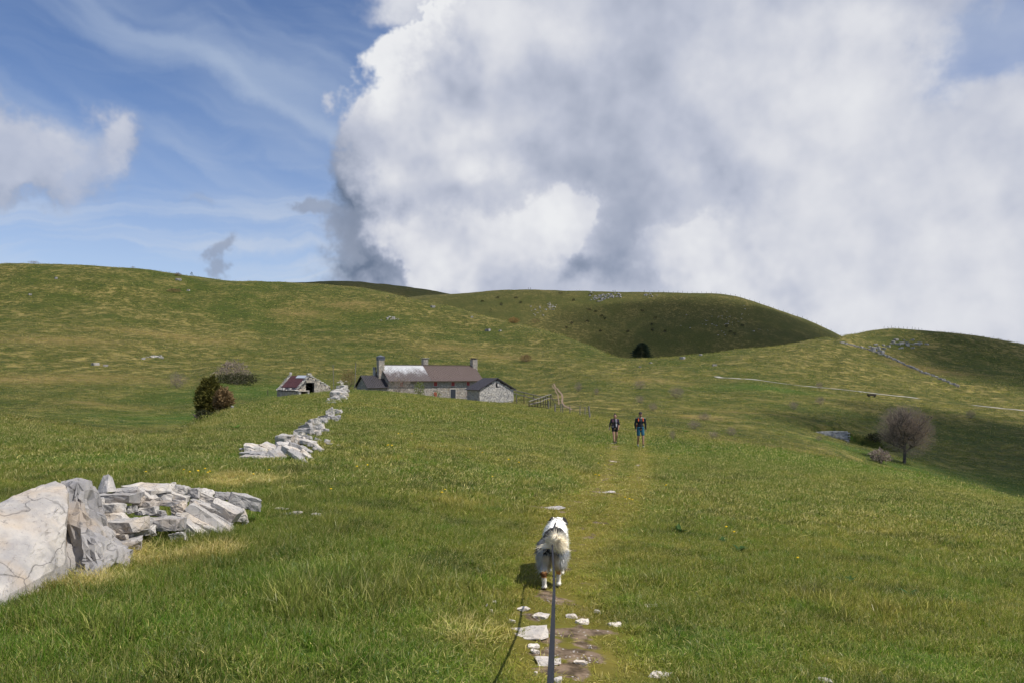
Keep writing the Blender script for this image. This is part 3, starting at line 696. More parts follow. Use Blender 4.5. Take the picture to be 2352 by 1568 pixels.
def c2(x, y, w, h, a): return (x * .31743, 1062.3 + .31743 * y, w * .31743, h * .31743, a)
NEARW = [c2(*q) for q in ((800, 255, 400, 95, 0), (770, 325, 290, 85, 0), (800, 392, 230, 70, 3), (880, 455, 340, 115, 5), (860, 528, 190, 60, 5), (1030, 500, 180, 60, 12), (915, 590, 210, 90, 4), (800, 605, 55, 75, -20),
 (1060, 240, 160, 90, -30), (1060, 185, 340, 60, -3), (1215, 175, 95, 65, 10), (1300, 190, 135, 70, -8), (1405, 215, 120, 100, 0), (1500, 215, 115, 40, -15), (1510, 262, 160, 75, -30), (1170, 235, 190, 60, -10), (1280, 250, 200, 75, -12), (1230, 285, 210, 50, -5),
 (1080, 345, 130, 70, 5), (1150, 362, 110, 60, 0), (1300, 330, 110, 115, 20), (1180, 442, 285, 115, 0), (1295, 555, 130, 140, 10), (1420, 292, 90, 60, -15), (1530, 408, 420, 85, -35), (1450, 440, 350, 75, -35), (1425, 505, 270, 90, -38),
 (1630, 345, 240, 120, -25), (1610, 235, 120, 60, -5), (1775, 285, 255, 125, -18), (1745, 365, 65, 100, 20), (1590, 255, 45, 35, 0), (570, 212, 45, 55, 0), (960, 335, 80, 70, 10), (1005, 280, 70, 90, 0), (1000, 420, 120, 70, 0), (1060, 300, 160, 70, 0), (1330, 400, 120, 90, -10), (1480, 330, 160, 80, -20), (690, 300, 120, 120, 0))]
def near_y(px, py, w, h):
    yl = np.interp(px, [150, 300, 450, 600], [6.9, 7.6, 8.3, 9.3]); b = np.interp(px, [150, 300, 450, 560, 600], [1310, 1270, 1250, 1195, 1180])
    return float(yl + max(0., (b - (py + h / 2))) * .0068)
wall_of_stones('stone_wall', 'tumbled dry stone wall of grey slabs beside the big boulders', 'stone wall', NEARW, near_y, 12, detail=1, fill=1)
def spike():
    rng = random.Random(9); Y = 8.3; C = W(245, 1112, Y); b = on(C.x, C.y)
    pts = [W(*p) - b for p in ((222, 1132, Y), (226, 1118, Y + .05), (238, 1092, Y + .1), (249, 1089, Y + .1), (258, 1094, Y + .12), (270, 1128, Y + .1), (246, 1130, Y - .12), (240, 1092, Y + .3), (256, 1096, Y + .3), (268, 1130, Y + .45), (225, 1130, Y + .45))]
    pts += [Vector((p.x, p.y, -.1)) for p in pts if p.z < .25]
    bm = hull_mesh('s', pts); refine(bm, .06, .012, 3., 5, it=5)
    tag(link('stone', bm_mesh('stone', bm), LIME, loc=b), 'pointed grey stone standing up behind the tumbled wall', 'stone')
spike()

def c3(x, y, w, h, a): return (516.8 + x * .15383, 861.3 + y * .15383, w * .15383, h * .15383, a)
MIDW = [c3(*q) for q in ((480, 1110, 350, 110, -12), (270, 1115, 90, 50, 0), (680, 1090, 280, 70, -22), (500, 1200, 220, 100, 0), (440, 1250, 400, 95, -5), (660, 1270, 330, 125, -5), (640, 1395, 330, 135, -10), (820, 1240, 350, 85, -40), (920, 970, 260, 165, 0), (1110, 980, 140, 150, -25),
 (920, 1070, 290, 105, -5), (1080, 1080, 260, 95, -20), (1030, 1170, 370, 125, -25), (1200, 1130, 210, 85, -25), (1150, 1250, 420, 75, -35), (1260, 1350, 270, 75, -40), (1250, 1230, 210, 55, -35), (1380, 1470, 110, 65, 15), (1390, 1080, 170, 55, -30), (1300, 1040, 135, 55, -10), (1240, 1000, 210, 55, -10), (1190, 930, 200, 65, 0), (380, 1180, 280, 80, 0), (560, 1330, 260, 80, -8), (900, 1150, 260, 70, -25))]
UPW = [c3(*q) for q in ((1180, 860, 240, 95, 5), (1210, 790, 170, 95, 20), (1390, 790, 180, 85, 10), (1480, 825, 100, 45, 0), (1340, 870, 150, 65, 10), (1350, 700, 160, 85, 15), (1260, 715, 90, 65, 30), (1470, 685, 110, 55, 0), (1400, 970, 120, 35, -25), (1530, 985, 80, 45, -10), (1550, 640, 130, 45, 10), (1660, 640, 115, 55, 5), (1510, 625, 180, 45, 10), (1570, 575, 120, 65, 0), (1690, 555, 115, 45, 20), (1560, 535, 100, 45, 30), (1640, 520, 100, 22, 5))]
TOPW = [c3(*q) for q in ((1610, 380, 160, 85, 15), (1570, 440, 100, 55, 0), (1650, 440, 125, 55, -5), (1770, 430, 105, 45, -15), (1700, 390, 70, 45, -30), (1500, 440, 75, 30, 5), (1690, 310, 200, 95, -5), (1750, 290, 95, 65, 0), (1620, 320, 75, 45, 20), (1690, 250, 145, 65, 10), (1740, 205, 130, 75, 0), (1790, 220, 75, 55, -10), (1770, 265, 105, 55, -15), (1720, 345, 150, 50, 0), (1600, 410, 180, 40, 5), (1700, 280, 180, 60, 0), (1820, 235, 50, 30, 0))]
def ground_y(k, add):
    def f(px, py, w, h):
        p = hit(px, py + h * k + add); return p.y
    return f
wall_of_stones('stone_wall', 'fallen stretch of white slabs half-way up the meadow, below the farmhouse', 'stone wall', MIDW, lambda px, py, w, h: float(np.interp(py, [1000, 1045, 1085], [20.5, 17.5, 15.6])), 13, detail=1, deep=.9, thick=1.0, up=.12, fill=1)
wall_of_stones('stone_wall', 'low broken line of slabs between the fallen stretch and the knoll top', 'stone wall', UPW, ground_y(.5, 1), 14, detail=1, deep=.9, thick=1.25, up=.2, fill=2)
wall_of_stones('stone_wall', 'heap of pale stones where the wall tops the knoll beside the ruin', 'stone wall', TOPW, lambda px, py, w, h: float(np.interp(py, [888, 905, 935], [86, 74, 52])), 15, detail=1, deep=1.0, thick=1.3, up=.2, fill=2)

# loose stones lying in the grass and in the path, each a thing of its own
def loose_stone(px, py, w, h, a, label, seed, thick=.6, mat=LIME, sink=.3, group=None):
    rng = random.Random(seed); p = hit(px, py + h * .3); Y = p.y; ww = w / FPX * Y
    dd = max(h / FPX * Y * Y / 2.0 * 1.0, ww * .4) if thick < .3 else ww * .6
    dd = min(dd, ww * 1.3); hh = max(h / FPX * Y * thick, .03)
    bm = stone_bm(rng, ww * 1.1, dd * 1.1, hh, 1, .30, .40); bm.transform(img_basis(a, rng, .25, .06).to_4x4())
    o = link('stone', bm_mesh('stone', bm), mat, loc=p + Vector((0, 0, hh * (.5 - sink)))); tag(o, label, 'stone', group); return o
def c5(x, y, w, h): return (1091 + x * .1953, 1349.4 + y * .1953, w * .1953, h * .1953)
LOOSE = [
 (c5(640, 500, 460, 160), .25, 'broad pale slab with an ochre stain set flat in the path'),
 (c5(855, 840, 340, 110), .25, 'flat pinkish white slab in the path crossed by the leash'),
 (c5(690, 685, 180, 60), .3, 'flat pale stone in the path just above a smaller white one'),
 (c5(715, 757, 110, 38), .3, 'small white stone between two flat slabs in the path'),
 (c5(1250, 875, 170, 48), .3, 'thin white slab at the lower right edge of the bare earth'),
 (c5(1140, 338, 140, 42), .3, 'white slab at the top edge of the bare earth patch'),
 (c5(1270, 408, 170, 30), .3, 'low pale stone lying inside the bare earth patch'),
 (c5(1430, 284, 100, 32), .5, 'bright white stone just right of the bare earth patch'),
 (c5(1665, 430, 190, 50), .4, 'pale stone half sunk in grass right of the path'),
 (c5(2070, 215, 200, 42), .5, 'white stone with a grey front in the grass right of the path'),
 (c5(575, 248, 160, 62), .6, 'rounded grey stone left of the path below the dog'),
 (c5(770, 335, 210, 52), .45, 'long grey stone between the dog and the broad slab'),
 (c5(440, 400, 120, 36), .4, 'small grey stone at the left end of the broad slab'),
 (c5(1355, 700, 58, 40), .7, 'small white lump on the bare earth right of the leash'),
 (c5(2170, 1010, 290, 85), .3, 'pinkish stone at the bottom edge of the picture right of path'),
 (c5(970, 1090, 120, 55), .5, 'white stone at the bottom picture edge beside the leash'),
 (c5(710, 1020, 50, 34), .5, 'pebble-sized pale stone low in the path left of the leash'),
 (c5(225, 180, 40, 34), .7, 'small round white stone in the grass left of the leash shadow'),
 (c5(132, 214, 36, 26), .7, 'leftmost tiny white stone by the leash shadow'),
 (c5(192, 280, 40, 32), .7, 'tiny white stone just below its neighbour by the leash shadow'),
 ((1390, 1128, 46, 9), .3, 'white flat stone in the left wheel rut beyond the dog'),
 ((1410, 1058, 16, 6), .3, 'pinkish flat stone in the rut below the woman'),
 ((1464, 1067, 16, 5), .4, 'small white stone in the right rut below the man'),
 ((1275, 1165, 46, 7), .2, 'pale flat bare rock in the path just above the dog'),
 ((1408, 1016, 14, 4), .3, 'pale stone at the feet of the woman'),
 ((1895, 1562, 34, 18), .5, 'white stone cut by the bottom edge right of centre'),
 ((650, 1166, 38, 11), .5, 'flat grey stone in the grass right of the tumbled wall'),
 ((672, 1177, 40, 7), .4, 'thin grey stone lying next to the flat one by the wall'),
 ((727, 1181, 26, 12), .7, 'rounded white stone farthest right of the tumbled wall'),
 ((780, 1021, 12, 4), .5, 'small pale stone right of the fallen white slabs'),
 ((757, 1018, 15, 6), .5, 'white stone beside the right end of fallen slabs'),
 ((694, 973, 12, 5), .6, 'small white stone left of the broken slab line'),
 ((534, 935, 9, 9), .8, 'white stone right of the round russet bush'),
]
for i, (q, th, lb) in enumerate(LOOSE): loose_stone(*q, random.Random(i).uniform(-6, 6), lb, 100 + i, thick=th, mat=LIMEP if i < 28 else LIME, sink=.3 if th < .4 else .12)
# ------------------------------------------------------------------ buildings
def plain(name, col, rough=.8, spec=.3, metal=0.0, var=.12, sc=6.0, bump=0.0):
    m, g = new_mat(name)
    tc = g.node('ShaderNodeTexCoord', out=3); n = g.noise(tc, sc, 3, .6)
    c = g.mix(n, tuple(q * (1 - var * 1.6) for q in col) + (1,), tuple(min(1, q * (1 + var * 1.6)) for q in col) + (1,))
    ins = {'Base Color': c, 'Roughness': rough, 'Specular IOR Level': spec, 'Metallic': metal}
    if bump: ins['Normal'] = g.node('ShaderNodeBump', {'Height': n, 'Strength': bump, 'Distance': .05})
    g.node('ShaderNodeOutputMaterial', {'Surface': g.node('ShaderNodeBsdfPrincipled', ins)}, out=None); return m
MORTAR = plain('lime_mortar', (.19, .17, .145), .95, .1, var=.2, sc=2.0)
MORTARD = plain('dark_rubble_core', (.09, .085, .08), .95, .1, var=.25, sc=2.0)
BROWN = plain('brown_sheet_metal', (.118, .084, .072), .6, .35, .0, .10, 3.0)
DARKROOF = plain('dark_sheet_metal', (.055, .048, .050), .45, .5, .3, .12, 3.0)
REDWOOD = plain('red_painted_shutter', (.36, .055, .045), .6, .4, 0, .15, 4.)
DARKDOOR = plain('dark_grey_door', (.030, .036, .045), .55, .4, 0, .15, 4.)
FRAMEST = plain('pale_stone_surround', (.50, .46, .40), .9, .2, 0, .12, 4.)
RUST = plain('rusty_maroon_sheet', (.105, .040, .042), .65, .4, .2, .22, 1.2)
TIN = plain('bright_tin_sheet', (.66, .68, .71), .42, .5, .25, .06, 2.)
CAPM = plain('grey_flue_metal', (.16, .17, .19), .45, .5, .5, .1, 4.)
CONC = plain('grey_concrete', (.42, .40, .37), .9, .2, 0, .1, 3.)
VOIDM = plain('dark_interior', (.02, .02, .02), .9, .1)
WOOD = plain('weathered_grey_wood', (.22, .20, .175), .85, .2, 0, .25, 5.)
WOODD = plain('dark_wood', (.07, .058, .048), .85, .2, 0, .25, 5.)
def worn_sheen_roof():
    m, g = new_mat('worn_sheen_sheet')
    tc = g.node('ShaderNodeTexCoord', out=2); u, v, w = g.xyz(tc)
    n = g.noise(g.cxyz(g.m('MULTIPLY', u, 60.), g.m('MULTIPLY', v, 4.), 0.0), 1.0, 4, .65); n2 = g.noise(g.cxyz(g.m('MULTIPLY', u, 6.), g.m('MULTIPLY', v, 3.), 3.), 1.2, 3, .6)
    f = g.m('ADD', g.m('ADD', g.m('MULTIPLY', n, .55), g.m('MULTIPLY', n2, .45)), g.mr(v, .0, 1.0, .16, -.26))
    c = g.mix(g.mr(f, .34, .70), (.130, .105, .098, 1), (.60, .60, .60, 1))  # pale streaks put the sheet's sky shine into its base colour, with wear
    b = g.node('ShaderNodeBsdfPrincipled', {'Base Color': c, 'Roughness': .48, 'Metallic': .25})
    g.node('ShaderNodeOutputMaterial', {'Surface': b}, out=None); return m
WORNSHEEN = worn_sheen_roof()

class Frame:
    """a building's own axes: s along the front, d to the back, z up"""
    def __init__(f, o, u, v): f.o, f.u, f.v = Vector(o), Vector((u[0], u[1], 0)).normalized(), Vector((v[0], v[1], 0)).normalized()
    def p(f, s, d, z): return Vector((f.o.x, f.o.y, 0)) + f.u * s + f.v * d + Vector((0, 0, z))
    def s_of(f, px):
        t = (px - CX) / FPX; return (t * f.o.y - f.o.x) / (f.u.x - f.u.y * t)
def box_bm(bm, c, ax, ay, az, sx, sy, sz):
    vs = []
    for i in (-1, 1):
        for j in (-1, 1):
            for k in (-1, 1): vs.append(bm.verts.new(c + ax * (i * sx / 2) + ay * (j * sy / 2) + az * (k * sz / 2)))
    for q in ((0, 1, 3, 2), (4, 6, 7, 5), (0, 4, 5, 1), (2, 3, 7, 6), (0, 2, 6, 4), (1, 5, 7, 3)): bm.faces.new([vs[t] for t in q])
Z3 = Vector((0, 0, 1))
class Build:
    def __init__(b, name, base, label, cat, group=None):
        b.base = Vector(base); b.root = empty(name, base); tag(b.root, label, cat, group)
    def add(b, name, bm, mat, parent=None, bevel=0.0, label=None):
        if bevel: bmesh.ops.bevel(bm, geom=list(bm.edges), offset=bevel, segments=1, affect='EDGES')
        bm.transform(Matrix.Translation(-b.base)); o = link(name, bm_mesh(name, bm), mat, parent or b.root)
        if label: o['label'] = label
        return o
    def box(b, name, c, ax, ay, az, sx, sy, sz, mat, parent=None, bevel=0.0):
        bm = bmesh.new(); box_bm(bm, Vector(c), Vector(ax), Vector(ay), Vector(az), sx, sy, sz); return b.add(name, bm, mat, parent, bevel)
    def prism(b, name, poly, vec, mat, parent=None):
        bm = bmesh.new(); a = [bm.verts.new(p) for p in poly]; c = [bm.verts.new(Vector(p) + vec) for p in poly]
        bm.faces.new(a); bm.faces.new(c[::-1]); n = len(a)
        for i in range(n): bm.faces.new((a[i], c[i], c[(i + 1) % n], a[(i + 1) % n]))
        return b.add(name, bm, mat, parent)
    def corrug(b, name, r0, u, lu, s, ls, mat, pitch=.34, rib=.055, parent=None, thick=.05):
        """ribbed sheet from the ridge point r0 along u, falling along s"""
        n = u.cross(s).normalized();  n = n if n.z > 0 else -n
        xs, hs = [], []
        k = max(1, int(round(lu / pitch))); w = lu / k
        for i in range(k):
            for f, h in ((0., 0.), (.42, 0.), (.55, 1.), (.86, 1.), (.99, 0.)): xs.append((i + f) * w); hs.append(h * rib)
        xs.append(lu); hs.append(0.)
        V, F, UV = [], [], []
        for row in (0., 1.):
            for x, h in zip(xs, hs): V.append(r0 + u * x + s * (ls * row) + n * h)
        m = len(xs)
        for row in (0., 1.):
            for x in xs: V.append(r0 + u * x + s * (ls * row) - n * thick)
        for i in range(m - 1):
            F += [(i, i + 1, m + i + 1, m + i), (2*m + i + 1, 2*m + i, 3*m + i, 3*m + i + 1), (i + 1, i, 2*m + i, 2*m + i + 1), (m + i, m + i + 1, 3*m + i + 1, 3*m + i)]
        F += [(0, m, 3*m, 2*m), (m - 1, 3*m - 1, 4*m - 1, 2*m - 1)]
        me = pymesh(name, [p - b.base for p in V], F)
        uv = me.uv_layers.new(name='UVMap'); q = [(x / lu, r) for r in (0., 1., 0., 1.) for x in xs]
        for lp in me.loops: uv.data[lp.index].uv = q[lp.vertex_index]
        return link(name, me, mat, parent or b.root)
_rs = random.Random(77)
UNIT_STONES = []
for _ in range(6):
    _bm = hull_mesh('u', chip_points(_rs, .10, .16)); UNIT_STONES.append(_bm)
def stone_courses(b, o, a, n, width, z0, top, holes, mat, seed, hl=(.14, .26), ll=(.26, .7), part_max=300, proud=(.02, .07), name='stone', parent=None):
    """courses of separate stones on a wall face: o corner, a direction along the wall, n outward"""
    rng = random.Random(seed); out = []
    z = z0; zmax = max(top(x * width / 40) for x in range(41))
    while z < zmax - .04:
        h = rng.uniform(*hl); x = -rng.uniform(0, .15)
        while x < width:
            l = rng.uniform(*ll); x1 = min(x + l, width); x0 = max(x, 0.); zc = z + h / 2; xc = (x0 + x1) / 2
            ok = x1 - x0 > .08 and z + h * .9 < min(top(x0 + .02), top(x1 - .02), top(xc))
            for (ha, hb, hz0, hz1) in holes:
                if x1 > ha and x0 < hb and z + h > hz0 and z < hz1:
                    if x0 < ha - .1: x1 = ha
                    elif x1 > hb + .1: x0 = hb
                    else: ok = False
            if ok and x1 - x0 > .07: out.append(((x0 + x1) / 2, zc, x1 - x0 - .015, h - .014))
            x += l
        z += h
    order = sorted(range(len(out)), key=lambda i: -out[i][2] * out[i][3]); solo = set(order[:part_max])
    rest = bmesh.new(); rest_n = 0
    meshes = []
    for ub in UNIT_STONES:
        c = ub.copy(); meshes.append(bm_mesh(name, c)); meshes[-1].materials.append(mat)
    for i, (x, zc, l, h) in enumerate(out):
        pr = rng.uniform(*proud); dep = .16
        M = Matrix.Identity(4); nn = n
        for r in range(3): M[r][0] = a[r] * l; M[r][1] = nn[r] * dep; M[r][2] = Z3[r] * h
        c = o + a * x + n * (pr - dep / 2) + Z3 * zc
        M.translation = c - b.base
        if rng.random() < .5: M = M @ Matrix.Rotation(math.pi, 4, 'Y')
        if i in solo:
            ob = link(name, meshes[i % 6], None, parent or b.root); ob.matrix_local = M
        else:
            cb = UNIT_STONES[i % 6].copy(); cb.transform(M); tmp = bpy.data.meshes.new('t'); cb.to_mesh(tmp); cb.free(); rest.from_mesh(tmp); bpy.data.meshes.remove(tmp); rest_n += 1
    if rest_n:
        ob = link('small_stones', bm_mesh('small_stones', rest), mat, parent or b.root); ob['kind'] = 'stuff'
    else: rest.free()

HU, HV = (.835, .55), (-.55, .835)
def farmhouse():
    fr = Frame(((893 - CX) / FPX * 160, 160.0, 0), HU, HV); u, v = fr.u, fr.v; L, D = 21.6, 7.2; n = -v
    zg = -3.9; zb = zof(917, 160); zr = zof(838, 163.0); zedge = zof(874.5, 159.6); ovh = .72; ze = zr - (zr - zedge) * (D / 2) / (D / 2 + ovh)
    base = fr.p(L / 2, D / 2, 0); base.z = h1(base.x, base.y)
    b = Build('farmhouse', base, 'long stone farmhouse with brown ribbed metal roof and three chimneys', 'farmhouse')
    # walls
    holes = []; wins = []
    for px, py, w, h in ((921.7, 881.5, .78, .85), (999.8, 881, .78, .85), (1040, 881, .78, .85), (1074.8, 880.5, .72, .82), (999.6, 904.5, .75, .85), (1074.8, 903, .72, .8)):
        s = fr.s_of(px); Yw = fr.p(s, 0, 0).y; z = zof(py, Yw); wins.append((s, z, w, h)); holes.append((s - w / 2 - .1, s + w / 2 + .1, z - h / 2 - .1, z + h / 2 + .1))
    sd = fr.s_of(1040); dz1 = zof(893, fr.p(sd, 0, 0).y); holes.append((sd - .75, sd + .75, zg, dz1 + .2))
    b.prism('wall', [fr.p(0, 0, zg), fr.p(0, D, zg), fr.p(0, D, ze), fr.p(0, D / 2, zr - .12), fr.p(0, 0, ze)], u * L, MORTAR)
    stone_courses(b, fr.p(0, 0, 0), u, n, L, zb - .3, lambda x: ze - .02, holes, MASON, 5, part_max=240)
    gab = lambda x: ze + (zr - .2 - ze) * (1 - abs(x - D / 2) / (D / 2))
    stone_courses(b, fr.p(0, D, 0), -v, -u, D, zb, gab, [], MASON, 6, part_max=0)
    for (s, z, w, h) in wins:
        c = fr.p(s, 0, z) + n * .03
        f = b.box('window', c, u, n, Z3, w + .2, .14, h + .2, FRAMEST); b.box('shutter', c + n * .055, u, n, Z3, w, .06, h, REDWOOD, f); b.box('sill', c + n * .1 - Z3 * (h / 2 + .08), u, n, Z3, w + .26, .16, .07, FRAMEST, f)
    c = fr.p(sd, 0, (dz1 + zg) / 2) + n * .03
    dr = b.box('door', c, u, n, Z3, 1.3, .12, dz1 - zg, DARKDOOR); b.box('lintel', fr.p(sd, 0, dz1 + .1) + n * .05, u, n, Z3, 1.5, .16, .2, FRAMEST, dr)
    for q in (-1, 1): b.box('jamb', fr.p(sd + q * .71, 0, (dz1 + zg) / 2) + n * .05, u, n, Z3, .14, .15, dz1 - zg, FRAMEST, dr)
    # roof: worn left sheet with painted-in sheen and brown right sheet, back slope
    run, rise = D / 2, zr - ze; sl = math.hypot(run, rise); s_f = (-v * run - Z3 * rise).normalized(); s_b = (v * run - Z3 * rise).normalized(); ov = ovh * sl / run
    split = fr.s_of(962) + 0.2; split = 9.4
    r0 = fr.p(-.35, D / 2, zr)
    rf = b.corrug('roof', r0, u, split + .35, s_f, sl + ov, WORNSHEEN); rf['label'] = 'silvery left half of the ribbed roof, worn, with sky sheen painted in'
    b.corrug('roof', fr.p(split + .02, D / 2, zr + .012), u, L + .35 - split, s_f, sl + ov + .05, BROWN)
    b.corrug('roof', r0, u, L + .7, s_b, sl + .5, BROWN)
    bm = bmesh.new(); box_bm(bm, fr.p(L / 2, D / 2, zr + .09), u, v, Z3, L + .74, .34, .07); b.add('ridge_cap', bm, BROWN)
    e = fr.p(L / 2, 0, 0) - v * (math.cos(math.atan2(rise, run)) * ov + .06); e.z = zr - (sl + ov) * rise / sl - .05
    b.box('gutter', e, u, v, Z3, L + .8, .12, .1, BROWN)
    b.prism('verge', [r0 - u * .03 + Z3 * .1, r0 - u * .03 - Z3 * .16, r0 - u * .03 + s_f * (sl + ov) - Z3 * .16, r0 - u * .03 + s_f * (sl + ov) + Z3 * .08], -u * .05, DARKROOF)
    # chimneys
    def chimney(cx, cd, zt, zbot, w, d, seed, cap):
        st = b.box('chimney', fr.p(cx, cd, (zt + zbot) / 2), u, v, Z3, w, d, zt - zbot, MORTAR)
        o1 = fr.p(cx - w / 2, cd - d / 2, 0); o2 = fr.p(cx - w / 2, cd + d / 2, 0)
        stone_courses(b, o1, u, n, w, zbot, lambda x: zt + .02, [], MASON, seed, (.10, .18), (.16, .4), 0, parent=st)
        stone_courses(b, o2, -v, -u, d, zbot, lambda x: zt + .02, [], MASON, seed + 1, (.10, .18), (.16, .4), 0, parent=st)
        if cap == 'tall':
            b.box('flue_louvre', fr.p(cx, cd, zt + .33), u, v, Z3, w + .16, d + .16, .66, CAPM, st)
            for k in range(5): b.box('slot', fr.p(cx - w / 2 + w * (k + .5) / 5, cd - d / 2 - .083, zt + .38), u, v, Z3, .1, .02, .34, VOIDM, st)
            ctr = fr.p(cx, cd, zt + 1.05); cs = [fr.p(cx + i * (w / 2 + .16), cd + j * (d / 2 + .16), zt + .66) for i, j in ((-1, -1), (1, -1), (1, 1), (-1, 1))]
            bm = bmesh.new(); t = bm.verts.new(ctr); q = [bm.verts.new(p) for p in cs]; bm.faces.new(q)
            for k in range(4): bm.faces.new((q[k], q[(k + 1) % 4], t))
            b.add('cap', bm, CAPM, st)
        else: b.box('cap', fr.p(cx, cd, zt + .16), u, v, Z3, w + .34, d + .34, .09, CONC if cap == 'slab' else DARKROOF, st); b.box('flue', fr.p(cx, cd, zt + .06), u, v, Z3, w * .7, d * .7, .14, VOIDM, st)
    zt = zof(826.5, 161); chimney(-.62, 2.6, zt, ze - 1.2, 1.25, 1.0, 21, 'tall')
    chimney(10.2, D / 2 + .5, zof(824, 168), zr - .6, 1.15, .9, 23, 'slab'); chimney(L + .25, D / 2 - .2, zof(824, 174), ze, 1.2, 1.1, 25, 'dark')
    # low annex against the left gable
    A = 4.4; dz0, dz1_ = -.1, 6.0; azr = zof(861.5, 160.5); aze = azr - (azr - zof(890.5, 157.5)) * 3.0 / 3.45; dm = 3.0
    b.prism('annex_wall', [fr.p(-A, 0, zg), fr.p(-A, 6., zg), fr.p(-A, 6., aze), fr.p(-A, dm, azr - .1), fr.p(-A, 0, aze)], u * (A - .02), MORTARD)
    stone_courses(b, fr.p(-A, 6., 0), -v, -u, 6., zb, lambda x: aze + (azr - .15 - aze) * (1 - abs(x - 3.) / 3.), [], MASON, 31, part_max=60, name='annex_stone')
    stone_courses(b, fr.p(-A, 0, 0), u, n, A, zb, lambda x: aze - .05, [], MASON, 32, part_max=0)
    ar, arise = 3.0, azr - aze; asl = math.hypot(ar, arise); af = (-v * ar - Z3 * arise).normalized(); ab = (v * ar - Z3 * arise).normalized()
    q0 = fr.p(-A - .35, dm, azr)
    b.corrug('annex_roof', q0, u, A + .2, af, asl + .55, DARKROOF, .4, .05); b.corrug('annex_roof', q0, u, A + .2, ab, asl + .4, DARKROOF, .4, .05)
    b.prism('annex_verge', [q0 - u * .03 + Z3 * .08, q0 - u * .03 - Z3 * .16, q0 - u * .03 + af * (asl + .55) - Z3 * .16, q0 - u * .03 + af * (asl + .55) + Z3 * .06], -u * .05, DARKROOF)
    q1 = q0 - u * .03; b.prism('annex_verge', [q1 + Z3 * .08, q1 - Z3 * .16, q1 + ab * (asl + .4) - Z3 * .16, q1 + ab * (asl + .4) + Z3 * .06], -u * .05, DARKROOF)
    # round flue on the annex
    bm = bmesh.new(); zz0, zz1 = azr - .9, zof(843, 161); c = fr.p(-1.55, dm + .6, (zz0 + zz1) / 2)
    bmesh.ops.create_cone(bm, cap_ends=True, segments=14, radius1=.3, radius2=.3, depth=zz1 - zz0, matrix=Matrix.Translation(c)); fl = b.add('flue_pipe', bm, CONC)
    for k in range(2):
        bm = bmesh.new(); bmesh.ops.create_cone(bm, cap_ends=True, segments=14, radius1=.38, radius2=.36, depth=.14, matrix=Matrix.Translation(Vector((c.x, c.y, zz1 - .02 - k * .26)))); b.add('collar', bm, CAPM, fl)
    return fr
FARM = farmhouse()

def outhouse():
    Y0 = 149.5; fr = Frame(((1101 - CX) / FPX * Y0, Y0, 0), HU, HV); u, v = fr.u, fr.v; n = -v
    Lw = fr.s_of(1179.5); Dp = 4.6; zg = -4.2; zb = zof(931, Y0); zr = zof(867.5, Y0 + 1.5); ze = zof(894, Y0) + .12
    base = fr.p(Lw / 2, Dp / 2, 0); base.z = h1(base.x, base.y)
    b = Build('stone_shed', base, 'small pale stone shed with dark gabled roof right of the farmhouse', 'shed')
    mid = Lw / 2; top = lambda x: ze + (zr - .12 - ze) * (1 - abs(x - mid) / mid)
    b.prism('wall', [fr.p(0, 0, zg), fr.p(Lw, 0, zg), fr.p(Lw, 0, ze), fr.p(mid, 0, zr - .1), fr.p(0, 0, ze)], v * Dp, MORTARD)
    sw = fr.s_of(1140.5); zw = zof(884, Y0 + 1.5)
    stone_courses(b, fr.p(0, 0, 0), u, n, Lw, zb - .2, top, [(sw - .16, sw + .16, zw - .4, zw + .4)], MASONW, 41, (.15, .30), (.3, .95), 260, (.01, .10))
    stone_courses(b, fr.p(0, Dp, 0), -v, -u, Dp, zb - .2, lambda x: ze - .1, [], MASON, 42, part_max=30)
    b.box('window_slit', fr.p(sw, 0, zw) + n * .03, u, n, Z3, .26, .08, .75, VOIDM)
    run, rise = mid, zr - ze; sl = math.hypot(run, rise); sL = (-u * run - Z3 * rise).normalized(); sR = (u * run - Z3 * rise).normalized()
    r0 = fr.p(mid, -.32, zr)
    b.corrug('roof', r0, v, Dp + .7, sL, sl + .45, DARKROOF, .42, .04); b.corrug('roof', r0, v, Dp + .7, sR, sl + .45, DARKROOF, .42, .04)
    for q in (sL, sR): b.prism('bargeboard', [r0 + Z3 * .07, r0 - Z3 * .14, r0 + q * (sl + .45) - Z3 * .14, r0 + q * (sl + .45) + Z3 * .07], -v * .05, DARKROOF)
outhouse()

